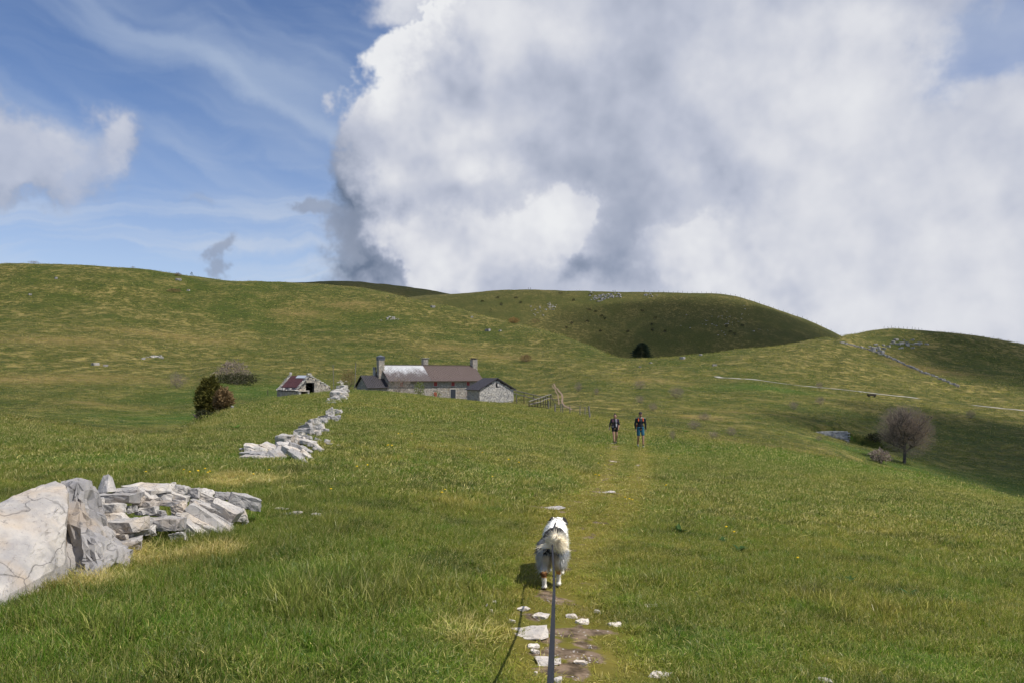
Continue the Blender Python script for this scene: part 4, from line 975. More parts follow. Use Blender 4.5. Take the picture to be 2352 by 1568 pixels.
def ruin():
    def c6(x, y): return 620.1 + x * .0659, 849.8 + y * .0659
    Y0 = 118.0; x0, _ = c6(930, 0); fr = Frame(((x0 - CX) / FPX * Y0, Y0, 0), (.80, .60), (-.66, .75)); u, v = fr.u, fr.v; n = Vector((u.y, -u.x, 0)); nl = Vector((-v.y, v.x, 0)); nl = nl if nl.y < 0 else -nl
    Lw = fr.s_of(c6(2110, 0)[0]); sa = fr.s_of(c6(1390, 0)[0]); Dp = 6.6; zg = -4.0; zb = zof(c6(0, 880)[1], Y0)
    ze = zof(c6(0, 715)[1], Y0); zr = zof(c6(0, 175)[1], Y0 + 2); zer = zof(c6(0, 600)[1], Y0 + 4)
    base = fr.p(Lw / 2, Dp / 2, 0); base.z = h1(base.x, base.y)
    b = Build('ruined_hut', base, 'ruined stone hut with stepped gable and rusty maroon roof left of the wall', 'hut')
    def top(x): 
        if x < sa: return ze + (zr - ze) * x / sa
        return zr + (zer - zr) * ((x - sa) / (Lw - sa)) + .1 * math.sin(x * 9)
    s0, s1 = fr.s_of(c6(1250, 0)[0]), fr.s_of(c6(1535, 0)[0]); dt = zof(c6(0, 440)[1], Y0 + 2)
    T = .55
    # gable in three pieces round the doorway
    b.prism('gable_wall', [fr.p(0, 0, zg), fr.p(s0, 0, zg), fr.p(s0, 0, top(s0) - .05), fr.p(0, 0, ze)], v * T, MORTARD)
    b.prism('gable_wall', [fr.p(s1, 0, zg), fr.p(Lw, 0, zg), fr.p(Lw, 0, zer - .05), fr.p(s1, 0, top(s1) - .15)], v * T, MORTARD)
    b.prism('gable_wall', [fr.p(s0, 0, dt), fr.p(s1, 0, dt), fr.p(s1, 0, top(s1) - .15), fr.p(sa, 0, zr - .1), fr.p(s0, 0, top(s0) - .05)], v * T, MORTARD)
    stone_courses(b, fr.p(0, 0, 0), u, n, Lw, zb - .4, top, [(s0, s1, zg, dt)], MASON, 51, (.12, .22), (.22, .6), 280, (.02, .10))
    b.prism('back_wall', [fr.p(0, Dp - .5, zg), fr.p(Lw, Dp - .5, zg), fr.p(Lw, Dp - .5, zer), fr.p(sa, Dp - .5, zr - .1), fr.p(0, Dp - .5, ze)], v * .5, MORTARD)
    b.prism('side_wall', [fr.p(0, T + .01, zg), fr.p(0, Dp - .51, zg), fr.p(0, Dp - .51, ze), fr.p(0, T + .01, ze)], u * .5, MORTARD)
    b.prism('side_wall', [fr.p(Lw, T + .01, zg), fr.p(Lw, Dp - .51, zg), fr.p(Lw, Dp - .51, zer), fr.p(Lw, T + .01, zer)], -u * .5, MORTARD)
    stone_courses(b, fr.p(0, Dp, 0), -v, nl, Dp, zb - 1.2, lambda x: ze - .03, [], MASON, 52, (.12, .22), (.25, .7), 60, name='side_stone')
    run, rise = sa, zr - ze; sl = math.hypot(run, rise); sL = (-u * run - Z3 * rise).normalized(); nr = v.cross(sL); nr = nr if nr.z > 0 else -nr
    r0 = fr.p(sa, T + .02, zr - .06)
    b.corrug('roof_sheet', r0, v, Dp - 1.1, sL, sl * .76, RUST, .22, .03)
    o = b.corrug('roof_sheet', r0 + sL * (sl * .72) - nr * .05, v, Dp - 1.1, sL, sl * .30, DARKROOF, .22, .03)
    b.corrug('tin_sheet', r0 + nr * .06 + v * .05 - sL * .02, v, Dp * .5, sL, sl * .17, TIN, .22, .02)
    sR = (u * (Lw - sa) + Z3 * (zer - zr)).normalized(); b.corrug('roof_sheet', r0, v, Dp - 1.1, sR, math.hypot(Lw - sa, zr - zer), RUST, .22, .03)
    # coping stones up both gables, and slabs along the eave
    rng = random.Random(3)
    def cope(p, w, h, d):
        bm = stone_bm(rng, w, d, h); bm.transform(Matrix.Translation(p - b.base) @ Matrix.Rotation(rng.uniform(-.4, .4) + .6, 4, 'Z')); link('coping_stone', bm_mesh('coping_stone', bm), MASONW, b.root)
    for k in range(11):
        f = (k + .4) / 11; cope(fr.p(sa * f, Dp - .25, ze + (zr - ze) * f + .08), .5, .2, .5); cope(fr.p(sa * f, T * .5, ze + (zr - ze) * f + .06), .45, .17, .55)
    for k in range(9): f = (k + .5) / 9; cope(fr.p(sa + (Lw - sa) * f, T * .5, zr + (zer - zr) * f + .06), .5, .18, .55)
    cope(fr.p(sa, Dp - .25, zr + .28), .4, .4, .4); cope(fr.p(sa, T * .5, zr + .2), .8, .2, .5)
    for k in range(12):
        d = Dp * (k + .5) / 12; cope(fr.p(.05, d, ze + .08), .7, .13, .6)
        if k > 7 or k == 4: cope(fr.p(.15, d, ze + .27), .45, .25, .4)
    # low stub with a slab roof at the near corner
    b.box('slab', fr.p(.75, -.35, ze + .0), u, v, Z3, 1.7, .9, .12, MASON); b.box('stub_wall', fr.p(.18, -.4, (ze + zg) / 2 - .04), u, v, Z3, .3, .6, ze - zg - .02, MASONW); b.box('stub_wall', fr.p(1.5, -.4, (ze + zg) / 2 - .04), u, v, Z3, .25, .6, ze - zg - .02, MASONW); b.box('dark_opening', fr.p(.85, -.06, (ze + zg) / 2 - .1), u, v, Z3, .95, .08, ze - zg - .15, VOIDM)
ruin()
# ------------------------------------------------------------------ dog, leash, walkers
def attr_material(name, rough=.85, spec=.2, trans=0.0):
    m, g = new_mat(name); c = g.node('ShaderNodeAttribute', attribute_name='col', out=0)
    s = g.node('ShaderNodeBsdfPrincipled', {'Base Color': c, 'Roughness': rough, 'Specular IOR Level': spec})
    if trans:
        t = g.node('ShaderNodeBsdfTranslucent', {'Color': c}); s = g.node('ShaderNodeMixShader', {0: trans, 1: s, 2: t})
    g.node('ShaderNodeOutputMaterial', {'Surface': s}, out=None); return m
def fur_material():
    m, g = new_mat('dog_coat'); c = g.node('ShaderNodeAttribute', attribute_name='col', out=0)
    v = g.node('ShaderNodeVectorTransform', {'Vector': g.node('ShaderNodeAttribute', attribute_name='nrm', out=1)}, vector_type='NORMAL', convert_from='OBJECT', convert_to='WORLD')
    nn = g.vm('NORMALIZE', g.vm('ADD', g.vm('SCALE', v, scale=1.0), g.vm('SCALE', g.node('ShaderNodeNewGeometry', out=1), scale=.22)))
    s = g.node('ShaderNodeAddShader', {0: g.node('ShaderNodeBsdfDiffuse', {'Color': c, 'Normal': nn}), 1: g.node('ShaderNodeBsdfTranslucent', {'Color': c, 'Normal': g.vm('SCALE', nn, scale=-1.0)})})
    g.node('ShaderNodeOutputMaterial', {'Surface': s}, out=None); return m
FURM = fur_material()
def vec_attr(me, name, v):
    a = me.attributes.new(name, 'FLOAT_VECTOR', 'POINT'); a.data.foreach_set('vector', np.asarray(v, np.float32).ravel())
SKINM = attr_material('figure_colours', .7, .3)
def blob_mesh(name, caps, voxel, smooth=3, ell=()):
    bm = bmesh.new()
    for p0, p1, r0, r1 in caps:
        p0, p1 = Vector(p0), Vector(p1); d = (p1 - p0).length; k = max(1, int(d / max(min(r0, r1) * .45, .004)))
        for i in range(k + 1):
            f = i / k; bmesh.ops.create_icosphere(bm, subdivisions=2, radius=r0 + (r1 - r0) * f, matrix=Matrix.Translation(p0.lerp(p1, f)))
    for c, r in ell: bmesh.ops.create_icosphere(bm, subdivisions=3, radius=1.0, matrix=Matrix.Translation(Vector(c)) @ Matrix.Diagonal((*r, 1)))
    me = bpy.data.meshes.new(name); bm.to_mesh(me); bm.free()
    o = bpy.data.objects.new(name, me); COL.objects.link(o)
    md = o.modifiers.new('r', 'REMESH'); md.mode = 'VOXEL'; md.voxel_size = voxel
    if smooth: sm = o.modifiers.new('s', 'SMOOTH'); sm.iterations = smooth; sm.factor = .5
    bpy.context.view_layer.update()
    dg = bpy.context.evaluated_depsgraph_get(); out = bpy.data.meshes.new_from_object(o.evaluated_get(dg)); out.name = name
    bpy.data.objects.remove(o); bpy.data.meshes.remove(me); out.shade_smooth(); return out
def vcos(me):
    a = np.zeros(len(me.vertices) * 3, np.float32); me.vertices.foreach_get('co', a); return a.reshape(-1, 3)

DOGP = hit(1268, 1346); DOG_YAW = -R(7)
def dog():
    caps = [((0, 0, .45), (0, .28, .43), .118, .115), ((0, .28, .43), (0, .52, .42), .115, .135), ((0, .50, .45), (0, .62, .47), .115, .115), ((0, .6, .47), (.01, .72, .50), .12, .095), ((.01, .72, .51), (.012, .82, .515), .092, .078), ((.012, .84, .50), (.02, .95, .46), .05, .033)]
    for s, fy, kz in ((-1, -.10, 0.0), (1, .06, 0.0)):
        hx = .072 * s
        caps += [((hx, -.02, .42), (hx * 1.15, .04 + fy * .3, .29), .092, .075), ((hx * 1.15, .04 + fy * .3, .29), (hx * 1.0, -.075 + fy, .165), .065, .032), ((hx, -.075 + fy, .165), (hx * .95, -.055 + fy, .045), .028, .024), ((hx * .95, -.06 + fy, .035), (hx * .95, -.005 + fy, .026), .028, .026), ((hx * .9, -.06, .40), (hx * 1.1, -.065, .27), .085, .06), ((hx * 1.3, .03, .36), (hx * 1.2, .02, .25), .075, .055)]
    for s, fy in ((-1, .08), (1, -.03)):
        x = .075 * s
        caps += [((x, .52, .38), (x, .49, .25), .062, .042), ((x, .49, .25), (x, .51 + fy, .12), .036, .024), ((x, .51 + fy, .12), (x, .515 + fy, .03), .023, .022), ((x, .515 + fy, .03), (x, .55 + fy, .026), .027, .025)]
    caps += [((0, -.09, .49), (.03, -.14, .535), .035, .03), ((.03, -.14, .535), (.07, -.15, .52), .045, .055), ((.07, -.15, .52), (.085, -.14, .47), .055, .035)]
    for s in (-1, 1): caps += [((.012 + .066 * s, .79, .575), (.012 + .105 * s, .785, .52), .026, .015)]
    me = blob_mesh('dog', caps, .0105, 3)
    co = vcos(me)
    def coat(p, rs):
        x, y, z = p[:, 0], p[:, 1], p[:, 2]; n = len(x)
        nn = np.array([mnoise.fractal(Vector((a * 9, b * 9, c * 9)), .8, 2., 3) for a, b, c in p]); n2 = np.array([mnoise.noise(Vector((a * 30 + 5, b * 14, c * 30))) for a, b, c in p])
        col = np.zeros((n, 3)); grey = .24 + .10 * n2[:, None] + 0 * col; grey = grey * np.array([.97, 1.0, 1.06])
        col[:] = grey * .8
        blk = (nn > .06) | ((np.abs(y - .10 - .3 * x) < .035) & (z > .47)) | ((np.abs(y - .36) < .04) & (z > .48)); col[blk] = (.022, .021, .023)
        cream = np.array([.62, .54, .42]); pants = (y < .10) & (z < .355 + .03 * nn); col[pants] = cream * (.62 + .35 * np.clip((.37 - z[pants]) / .1, 0, 1))[:, None]
        side = (np.abs(x) > .085) & (z < .42) & (z > .2) & (y < .42); col[side & ~pants] = (.36, .37, .39); col[side & pants] = (.46, .45, .43)
        sad = (z > .37) & (y > -.10) & (y < .40) & (x < .03); col[sad & ~blk] = (.13, .135, .145)
        und = (z < .36) & (y >= .10) & (y < .5); col[und] = (.55, .52, .47)
        leg = z < .20; col[leg] = (.70, .66, .58)
        tan = (z > .14) & (z < .205) & (y < .2) & (np.abs(x) < .095); col[tan] = (.50, .25, .10)
        hk = (z > .15) & (z < .19) & (y < -.10) & (x < 0); col[hk] = (.10, .045, .02)
        ruff = (y > .455 + .03 * nn) & (z > .2); col[ruff] = (.86, .84, .79)
        tail = (y < -.095) & (z > .43); col[tail] = (.80, .72, .56)
        head = (y > .745) & (np.abs(x - .012) > .055); col[head] = (.03, .03, .032)
        ear = (y > .76) & (y < .83) & (np.abs(x - .012) > .06); col[ear] = (.035, .032, .032)
        pad = (z < .028) & (y < -.12); col[pad] = (.12, .07, .05)
        return np.clip(col * (1 + .05 * rs.randn(n, 1)), .01, .92)
    rs = np.random.RandomState(2); colour_attr(me, 'col', coat(co, rs)); vn = np.zeros(len(co) * 3, np.float32); me.vertex_normals.foreach_get('vector', vn); vec_attr(me, 'nrm', vn)
    o = link('dog', me, FURM, loc=DOGP, rot=(0, 0, DOG_YAW), scale=(.86, .86, .86)); tag(o, 'merle dog with white ruff and cream tail walking away up the path', 'dog')
    # coat: short tapering locks
    fa = [(p.area, p.center.copy(), p.normal.copy()) for p in me.polygons]; ar = np.array([f[0] for f in fa]); ce = np.array([f[1] for f in fa]); no = np.array([f[2] for f in fa])
    n = 9000; k = rs.choice(len(fa), n, p=ar / ar.sum()); P0 = ce[k] + rs.normal(0, .004, (n, 3)); N = no[k]; C = coat(P0, rs)
    x, y, z = P0.T; L = np.full(n, .026); L[(y > .42) & (z > .3)] = .045; L[(y < .08) & (z < .4) & (z > .2)] = .055; L[z < .18] = .011; L[y > .74] = .014
    tl = (y < -.09) & (z > .43); L[tl] = .085
    d = N * .5 + np.array([0, -.45, -.55]) + rs.normal(0, .16, (n, 3)); 
    tc = np.array([.055, -.14, .505]); rd = P0 - tc; rd /= np.linalg.norm(rd, axis=1)[:, None] + 1e-6; d[tl] = rd[tl] + np.array([.25, -.35, .12]) + rs.normal(0, .22, (tl.sum(), 3))
    d /= np.linalg.norm(d, axis=1)[:, None]
    L = L * rs.uniform(.6, 1.3, n); sd = np.cross(d, rs.normal(0, 1, (n, 3))); sd /= np.linalg.norm(sd, axis=1)[:, None]
    wd = .0028 + .0012 * rs.rand(n)
    V = np.stack([P0 - sd * wd[:, None] - N * .003, P0 + sd * wd[:, None] - N * .003, P0 + d * L[:, None]], 1).reshape(-1, 3)
    fm = pymesh('fur', V, np.arange(3 * n).reshape(-1, 3)); colour_attr(fm, 'col', np.repeat(C, 3, 0)); vec_attr(fm, 'nrm', np.repeat(N, 3, 0)); link('fur', fm, FURM, o)
    # extra plume of the tail
    m = 1600; dd = rs.normal(0, 1, (m, 3)) + np.array([.35, -.5, .15]); dd /= np.linalg.norm(dd, axis=1)[:, None]; q0 = tc + dd * .03; LL = rs.uniform(.05, .098, m); LL *= 1 + .25 * (dd[:, 0] > .2)
    sd = np.cross(dd, rs.normal(0, 1, (m, 3))); sd /= np.linalg.norm(sd, axis=1)[:, None]
    tip = q0 + dd * LL[:, None] + np.array([.01, 0, -.018])
    V = np.stack([q0 - sd * .003, q0 + sd * .003, tip], 1).reshape(-1, 3); cc = np.array([.82, .73, .56]) * (1 + .1 * rs.randn(m, 1)); cc[dd[:, 1] > .1] = (.85, .80, .70)
    tm = pymesh('tail_plume', V, np.arange(3 * m).reshape(-1, 3)); colour_attr(tm, 'col', np.clip(np.repeat(cc, 3, 0), 0, .92)); vec_attr(tm, 'nrm', np.repeat(dd * .8 + np.array([.1, -.2, .4]), 3, 0)); link('tail_plume', tm, FURM, o)
    # collar
    bm = bmesh.new(); bmesh.ops.create_cone(bm, cap_ends=False, segments=24, radius1=.128, radius2=.128, depth=.022, matrix=Matrix.Translation((0.005, .655, .485)) @ Matrix.Rotation(R(70), 4, 'X'))
    link('collar', bm_mesh('collar', bm), plain('collar_webbing', (.05, .05, .055)), o)
    return o
DOG = dog()

def ribbon(name, pts, w, t, mat, up=Vector((0, 0, 1))):
    bm = bmesh.new(); rings = []
    for i, p in enumerate(pts):
        d = (pts[min(i + 1, len(pts) - 1)] - pts[max(i - 1, 0)]).normalized(); s = d.cross(up).normalized(); n = s.cross(d).normalized()
        rings.append([bm.verts.new(p + s * a * w / 2 + n * b * t / 2) for a, b in ((-1, -1), (1, -1), (1, 1), (-1, 1))])
    for a, b in zip(rings[:-1], rings[1:]):
        for k in range(4): bm.faces.new((a[k], a[(k + 1) % 4], b[(k + 1) % 4], b[k]))
    bm.faces.new(rings[0][::-1]); bm.faces.new(rings[-1]); return bm
def leash():
    q = Matrix.Translation(DOGP) @ Matrix.Rotation(DOG_YAW, 4, 'Z') @ Matrix.Scale(.86, 4); a = q @ Vector((.0, .64, .585)); b1 = q @ Vector((0, .42, .565)); b2 = q @ Vector((.0, .10, .548)); b3 = q @ Vector((.012, -.14, .485)); e = W(1264, 1575, 1.85); h = e + (e - W(1271, 1400, 3.4)) * .45
    pts = []
    ctrl = [a, b1, b2, b3, W(1272.5, 1330, 5.4), W(1271, 1400, 3.5), e, h]
    for i in range(len(ctrl) - 1):
        p0, p1, p2, p3 = ctrl[max(i - 1, 0)], ctrl[i], ctrl[i + 1], ctrl[min(i + 2, len(ctrl) - 1)]
        for k in range(8):
            t = k / 8; pts.append(.5 * ((2 * p1) + (p2 - p0) * t + (2*p0 - 5*p1 + 4*p2 - p3) * t * t + (3*p1 - p0 - 3*p2 + p3) * t ** 3))
    pts.append(ctrl[-1]); base = on(pts[20].x, pts[20].y)
    bm = ribbon('leash', [p - base for p in pts], .0165, .004, None, up=Vector((0, 1, .3)))
    tag(link('leash', bm_mesh('leash', bm), plain('grey_webbing', (.022, .023, .027), .7, .3), loc=base), 'taut grey webbing leash running from the dog to the bottom edge', 'leash')
leash()

SKIN = (.42, .235, .165)
def person(px, py_feet, py_top, label, spec, tall):
    foot = hit(px, py_feet); Y = foot.y; Hh = (py_feet - py_top) / FPX * Y; k = Hh / tall
    caps = []; J = spec['J']
    arm = lambda s: (J['sh' + s], J['el' + s], J['wr' + s])
    hz = J['head']; H3 = Vector(hz)
    ell = [(H3, (.078, .098, .112)), (H3 + Vector((0, -.015, -.06)), (.058, .075, .07)), (H3 + Vector((0, -.10, -.015)), (.014, .02, .022)), (H3 + Vector((-.08, .0, -.01)), (.012, .022, .032)), (H3 + Vector((.08, .0, -.01)), (.012, .022, .032))]
    caps += [(H3 - Vector((0, -.015, .06)), (0, .01, J['neck']), .052, .056), ((0, .01, J['neck']), (0, .0, J['chest']), .07, .13), ((-.07, 0, J['chest']), (.07, 0, J['chest']), .115, .115), ((0, 0, J['chest']), (0, 0, J['waist']), .12, .11), ((-.05, 0, J['waist']), (.05, 0, J['waist']), .1, .1), ((-.07, .0, J['hipz']), (.07, .0, J['hipz']), .105, .105), ((0, 0, J['waist']), (0, 0, J['hipz']), .11, .12)]
    hands = []
    for s in 'LR':
        sh, el, wr = arm(s); sg = -1 if s == 'L' else 1
        caps += [((0.05 * sg, .01, J['neck'] - .06), sh, .06, .058), (sh, el, .052, .042), (el, wr, .04, .027)]
        w = Vector(wr); dn = (w - Vector(el)).normalized(); pal = w + dn * .075
        hands += [(w, pal, .026, .030)]
        for f in range(4):
            o = Vector((0, (f - 1.5) * .018, 0)); b0 = pal + o; b1 = b0 + dn * (.036 - .006 * abs(f - 1.3)) + Vector((-.008 * sg, 0, 0)); b2 = b1 + dn * .03 + Vector((-.018 * sg, 0, 0)); hands += [(b0, b1, .0095, .009), (b1, b2, .009, .008)]
        t0 = w + dn * .03 + Vector((0, -.028, 0)); t1 = t0 + dn * .035 + Vector((-.006 * sg, -.018, 0)); hands += [(t0, t1, .011, .0095), (t1, t1 + dn * .025, .0095, .008)]
        hip, kn, an = J['hip' + s], J['kn' + s], J['an' + s]
        caps += [(hip, kn, .088, .056), (kn, Vector(kn).lerp(Vector(an), .35), .054, .056), (Vector(kn).lerp(Vector(an), .35), an, .056, .034)]
        A = Vector(an); caps += [(A, A + Vector((0, -.02, -.05)), .036, .034), (A + Vector((0, .02, -.05)), A + Vector((0, -.14, -.06 + J.get('toe' + s, 0))), .034, .028)]
    me = blob_mesh('person', caps + hands, .0125, 2, ell); co = vcos(me); colour_attr(me, 'col', np.tile(np.array(SKIN), (len(co), 1)) * (1 + .05 * np.random.RandomState(1).randn(len(co), 1)))
    o = link('person', me, SKINM, loc=foot + Vector((0, 0, .0)), rot=(0, 0, spec.get('yaw', 0)), scale=(k, k, k)); tag(o, label, 'person')
    def part(name, caps, col, voxel=.014, ell=(), paint=None, smooth=2):
        m2 = blob_mesh(name, caps, voxel, smooth, ell); c2_ = vcos(m2); cc = np.tile(np.array(col, float), (len(c2_), 1))
        if paint: paint(c2_, cc)
        colour_attr(m2, 'col', cc); return link(name, m2, SKINM, o)
    # clothes
    tor = [((0, .01, J['neck'] - .03), (0, 0, J['chest']), .085, .14), ((-.075, 0, J['chest']), (.075, 0, J['chest']), .128, .128), ((0, 0, J['chest']), (0, 0, J['waist']), .135, .125), ((-.055, 0, J['waist']), (.055, 0, J['waist']), .115, .115), ((-.07, 0, spec['hem']), (.07, 0, spec['hem']), .12, .12), ((0, 0, J['waist']), (0, 0, spec['hem']), .12, .13)]
    for s in 'LR':
        sh, el, wr = arm(s); sg = -1 if s == 'L' else 1; cu = Vector(el).lerp(Vector(wr), spec['cuff' + s]); tor += [((0.05 * sg, .01, J['neck'] - .06), sh, .07, .07), (sh, el, .064, .054), (el, cu, .052, .040)]
    part('jacket', tor, spec['jacket'], paint=spec.get('paint'))
    sho = [((-.07, 0, J['hipz'] + .03), (.07, 0, J['hipz'] + .03), .122, .122)]
    for s in 'LR': hip, kn = Vector(J['hip' + s]), Vector(J['kn' + s]); sho += [(hip, hip.lerp(kn, spec['short']), .105, .088)]
    part('shorts', sho, spec['shorts'])
    for s in 'LR':
        A = Vector(J['an' + s]); part('shoe', [(A + Vector((0, .02, -.03)), A + Vector((0, .01, -.055)), .048, .045), (A + Vector((0, .02, -.055)), A + Vector((0, -.15, -.062 + J.get('toe' + s, 0))), .042, .036)], spec['shoe'], .012)
        part('sock', [(A + Vector((0, 0, .05)), A, .040, .042)], (.02, .02, .022), .012)
    part('backpack', [((-.09, .2, J['chest'] + .02), (.09, .2, J['chest'] + .02), .09, .09), ((-.1, .19, J['waist']), (.1, .19, J['waist']), .10, .10), ((0, .2, J['chest']), (0, .2, J['waist']), .13, .13)], spec['pack'])
    for sg in (-1, 1): part('strap', [((.105 * sg, .06, J['neck'] - .015), (.115 * sg, -.085, J['neck'] - .055), .028, .03), ((.115 * sg, -.085, J['neck'] - .055), (.118 * sg, -.125, J['chest'] + .02), .03, .026)] + ([((.118 * sg, -.125, J['chest'] + .02), (.13 * sg, -.10, J['waist'] + .05), .02, .018)] if spec.get('longstrap') else []), spec['strap'], .012)
    for sg in (-1, 1): part('eye', [(H3 + Vector((.03 * sg, -.088, .012)), H3 + Vector((.034 * sg, -.088, .012)), .011, .011)], (.03, .022, .018), .006, smooth=0)
    part('mouth', [(H3 + Vector((-.02, -.083, -.062)), H3 + Vector((.02, -.083, -.062)), .007, .007)], (.28, .09, .07), .005, smooth=0)
    spec['extra'](part, H3, J)
    return o
def man_extra(part, H3, J):
    part('hair', [], (.025, .018, .014), .012, [(H3 + Vector((0, .025, -.005)), (.086, .088, .09))])
    part('cap', [(H3 + Vector((-.03, -.10, .045)), H3 + Vector((.03, -.10, .045)), .022, .022), (H3 + Vector((-.045, -.14, .035)), H3 + Vector((.045, -.14, .035)), .013, .013), (H3 + Vector((0, -.12, .04)), H3 + Vector((0, -.15, .034)), .016, .012)], (.028, .02, .022), .011, [(H3 + Vector((0, .0, .055)), (.092, .108, .075))])
    part('beard', [], (.04, .025, .018), .01, [(H3 + Vector((0, -.055, -.095)), (.052, .042, .03))])
MAN = dict(J=dict(head=(0, -.02, 1.655), neck=1.5, chest=1.30, waist=1.08, hipz=.95, shL=(-.20, 0, 1.43), elL=(-.265, .02, 1.16), wrL=(-.245, -.04, .92), shR=(.20, 0, 1.43), elR=(.26, .03, 1.15), wrR=(.27, .0, .90), hipL=(-.095, 0, .93), knL=(-.105, -.02, .52), anL=(-.10, .20, .14), hipR=(.095, 0, .93), knR=(.115, -.13, .53), anR=(.115, -.17, .095), toeL=-.02),
           hem=.98, cuffL=.95, cuffR=.95, jacket=(.016, .022, .030), short=.72, shorts=(.020, .105, .165), shoe=(.16, .27, .32), pack=(.5, .10, .03), strap=(.75, .12, .03), extra=man_extra, yaw=0.0)
def man_paint(co, cc):
    zip_ = (np.abs(co[:, 0]) < .006) & (co[:, 1] < -.05); cc[zip_] = (.10, .06, .05)
    grey = (co[:, 2] > 1.46) & (co[:, 1] < .0); cc[grey] = (.22, .22, .19)
MAN['paint'] = man_paint
MANO = person(1471, 1026, 945, 'man in dark jacket, blue shorts and cap walking toward the dog', MAN, 1.785)
def wom_extra(part, H3, J):
    part('hair', [(H3 + Vector((0, .03, .10)), H3 + Vector((0, .035, .135)), .045, .04)], (.020, .014, .012), .012, [(H3 + Vector((0, .02, .022)), (.088, .10, .105))])
    part('watch', [(Vector(J['wrL']) + Vector((-.006, 0, .01)), Vector(J['wrL']) + Vector((.006, 0, .01)), .034, .034)], (.5, .5, .48), .008, smooth=0)
def wom_paint(co, cc):
    x, y, z = co.T
    cc[(x < -.03) & (x > -.15) & (y < -.04) & (z > .95)] = (.075, .055, .068)
    cc[(np.abs(x) < .035) & (y < -.05) & (z < 1.36)] = (.012, .012, .014)
    w = (y < -.04) & (z > .92) & (np.abs(x - .075 - .02 * (1.3 - z)) < .017); cc[w] = (.68, .66, .70)
    cc[(np.abs(x) < .06) & (y < -.03) & (z > 1.385)] = (.36, .21, .15)
    cc[(y < -.03) & (x < -.07) & (x > -.17) & (z < .98)] = (.42, .41, .46)
WOM = dict(J=dict(head=(.015, -.03, 1.535), neck=1.40, chest=1.22, waist=1.02, hipz=.90, shL=(-.175, 0, 1.33), elL=(-.255, .03, 1.09), wrL=(-.285, .0, .87), shR=(.175, 0, 1.33), elR=(.235, .03, 1.07), wrR=(.20, -.09, .88), hipL=(-.085, 0, .88), knL=(-.06, -.10, .49), anL=(-.035, -.16, .09), hipR=(.085, 0, .88), knR=(.10, -.01, .49), anR=(.075, .20, .17), toeR=-.05),
           hem=.94, cuffL=.55, cuffR=.1, jacket=(.022, .024, .040), short=.38, shorts=(.018, .018, .022), shoe=(.018, .022, .026), pack=(.10, .03, .05), strap=(.16, .06, .09), extra=wom_extra, paint=wom_paint, yaw=R(-4))
person(1412, 1019, 949, 'woman in dark open jacket and short shorts with hair in a bun', WOM, 1.68)
def far_people():
    J = MAN['J']; caps = [((0, 0, 1.45), (0, 0, .95), .16, .14), ((0, 0, 1.62), (0, 0, 1.66), .10, .10), ((0, 0, 1.5), (0, 0, 1.6), .06, .06)]
    for s in 'LR': caps += [(J['sh' + s], J['el' + s], .06, .05), (J['el' + s], J['wr' + s], .05, .035), (J['hip' + s], J['kn' + s], .10, .07), (J['kn' + s], J['an' + s], .07, .05), (J['an' + s], tuple(Vector(J['an' + s]) + Vector((0, -.16, -.06))), .045, .035)]
    me = blob_mesh('person', caps, .035, 1); co = vcos(me); cc = np.tile((.03, .032, .045), (len(co), 1)).astype(float); cc[co[:, 2] > 1.55] = (.2, .13, .1); cc[co[:, 2] < .5] = (.08, .06, .05); colour_attr(me, 'col', cc)
    for px, lb in ((1213.5, 'left one of two tiny walkers on the far ridge, left of the outcrop'), (1218.5, 'right one of two tiny walkers on the far ridge, left of the outcrop'), (1408, 'left one of two tiny walkers on the far ridge above the outcrop'), (1413, 'right one of two tiny walkers on the far ridge above the outcrop')):
        x = (px - CX) / FPX * 790; ys = np.linspace(740, 840, 120); xs = (px - CX) / FPX * ys; el = (H(xs, ys) - EYE) / ys; i = int(np.argmax(el)); p = on(xs[i], ys[i])
        tag(link('person', me, SKINM, loc=p, scale=(1.05, 1.05, 1.05), rot=(0, 0, random.Random(px).uniform(-.5, .5))), lb, 'person', 'walkers on the far ridge')
far_people()
# ------------------------------------------------------------------ road, far walls, rocks
def drape_strip(name, pix, width, mat, lift=.05, step=2.0):
    pts = [hit(*q) for q in pix]; dense = []
    for a, b in zip(pts[:-1], pts[1:]):
        k = max(1, int((b - a).length / step))
        for i in range(k): dense.append(a.lerp(b, i / k))
    dense.append(pts[-1]); V, F = [], []
    for i, p in enumerate(dense):
        d = dense[min(i + 1, len(dense) - 1)] - dense[max(i - 1, 0)]; s = Vector((d.y, -d.x, 0)).normalized(); w = width * (.85 + .3 * random.Random(i).random())
        for k in range(4): q = p + s * (w * (k / 3 - .5)); V.append((q.x, q.y, h1(q.x, q.y) + lift))
    for i in range(len(dense) - 1):
        for k in range(3): F.append((i*4 + k, i*4 + k + 1, i*4 + k + 5, i*4 + k + 4))
    o = link(name, pymesh(name, V, F, True), mat); tag(o, kind='structure'); return o
GRAVEL = plain('white_gravel', (.38, .355, .30), .95, .1, 0, .18, .35)
drape_strip('road', [(1645, 864), (1700, 869.5), (1800, 880.5), (1900, 891), (2000, 902), (2060, 909), (2110, 914.5)], 1.7, GRAVEL)
drape_strip('road', [(2235, 930), (2290, 936), (2352, 943), (2480, 958)], 1.6, GRAVEL)

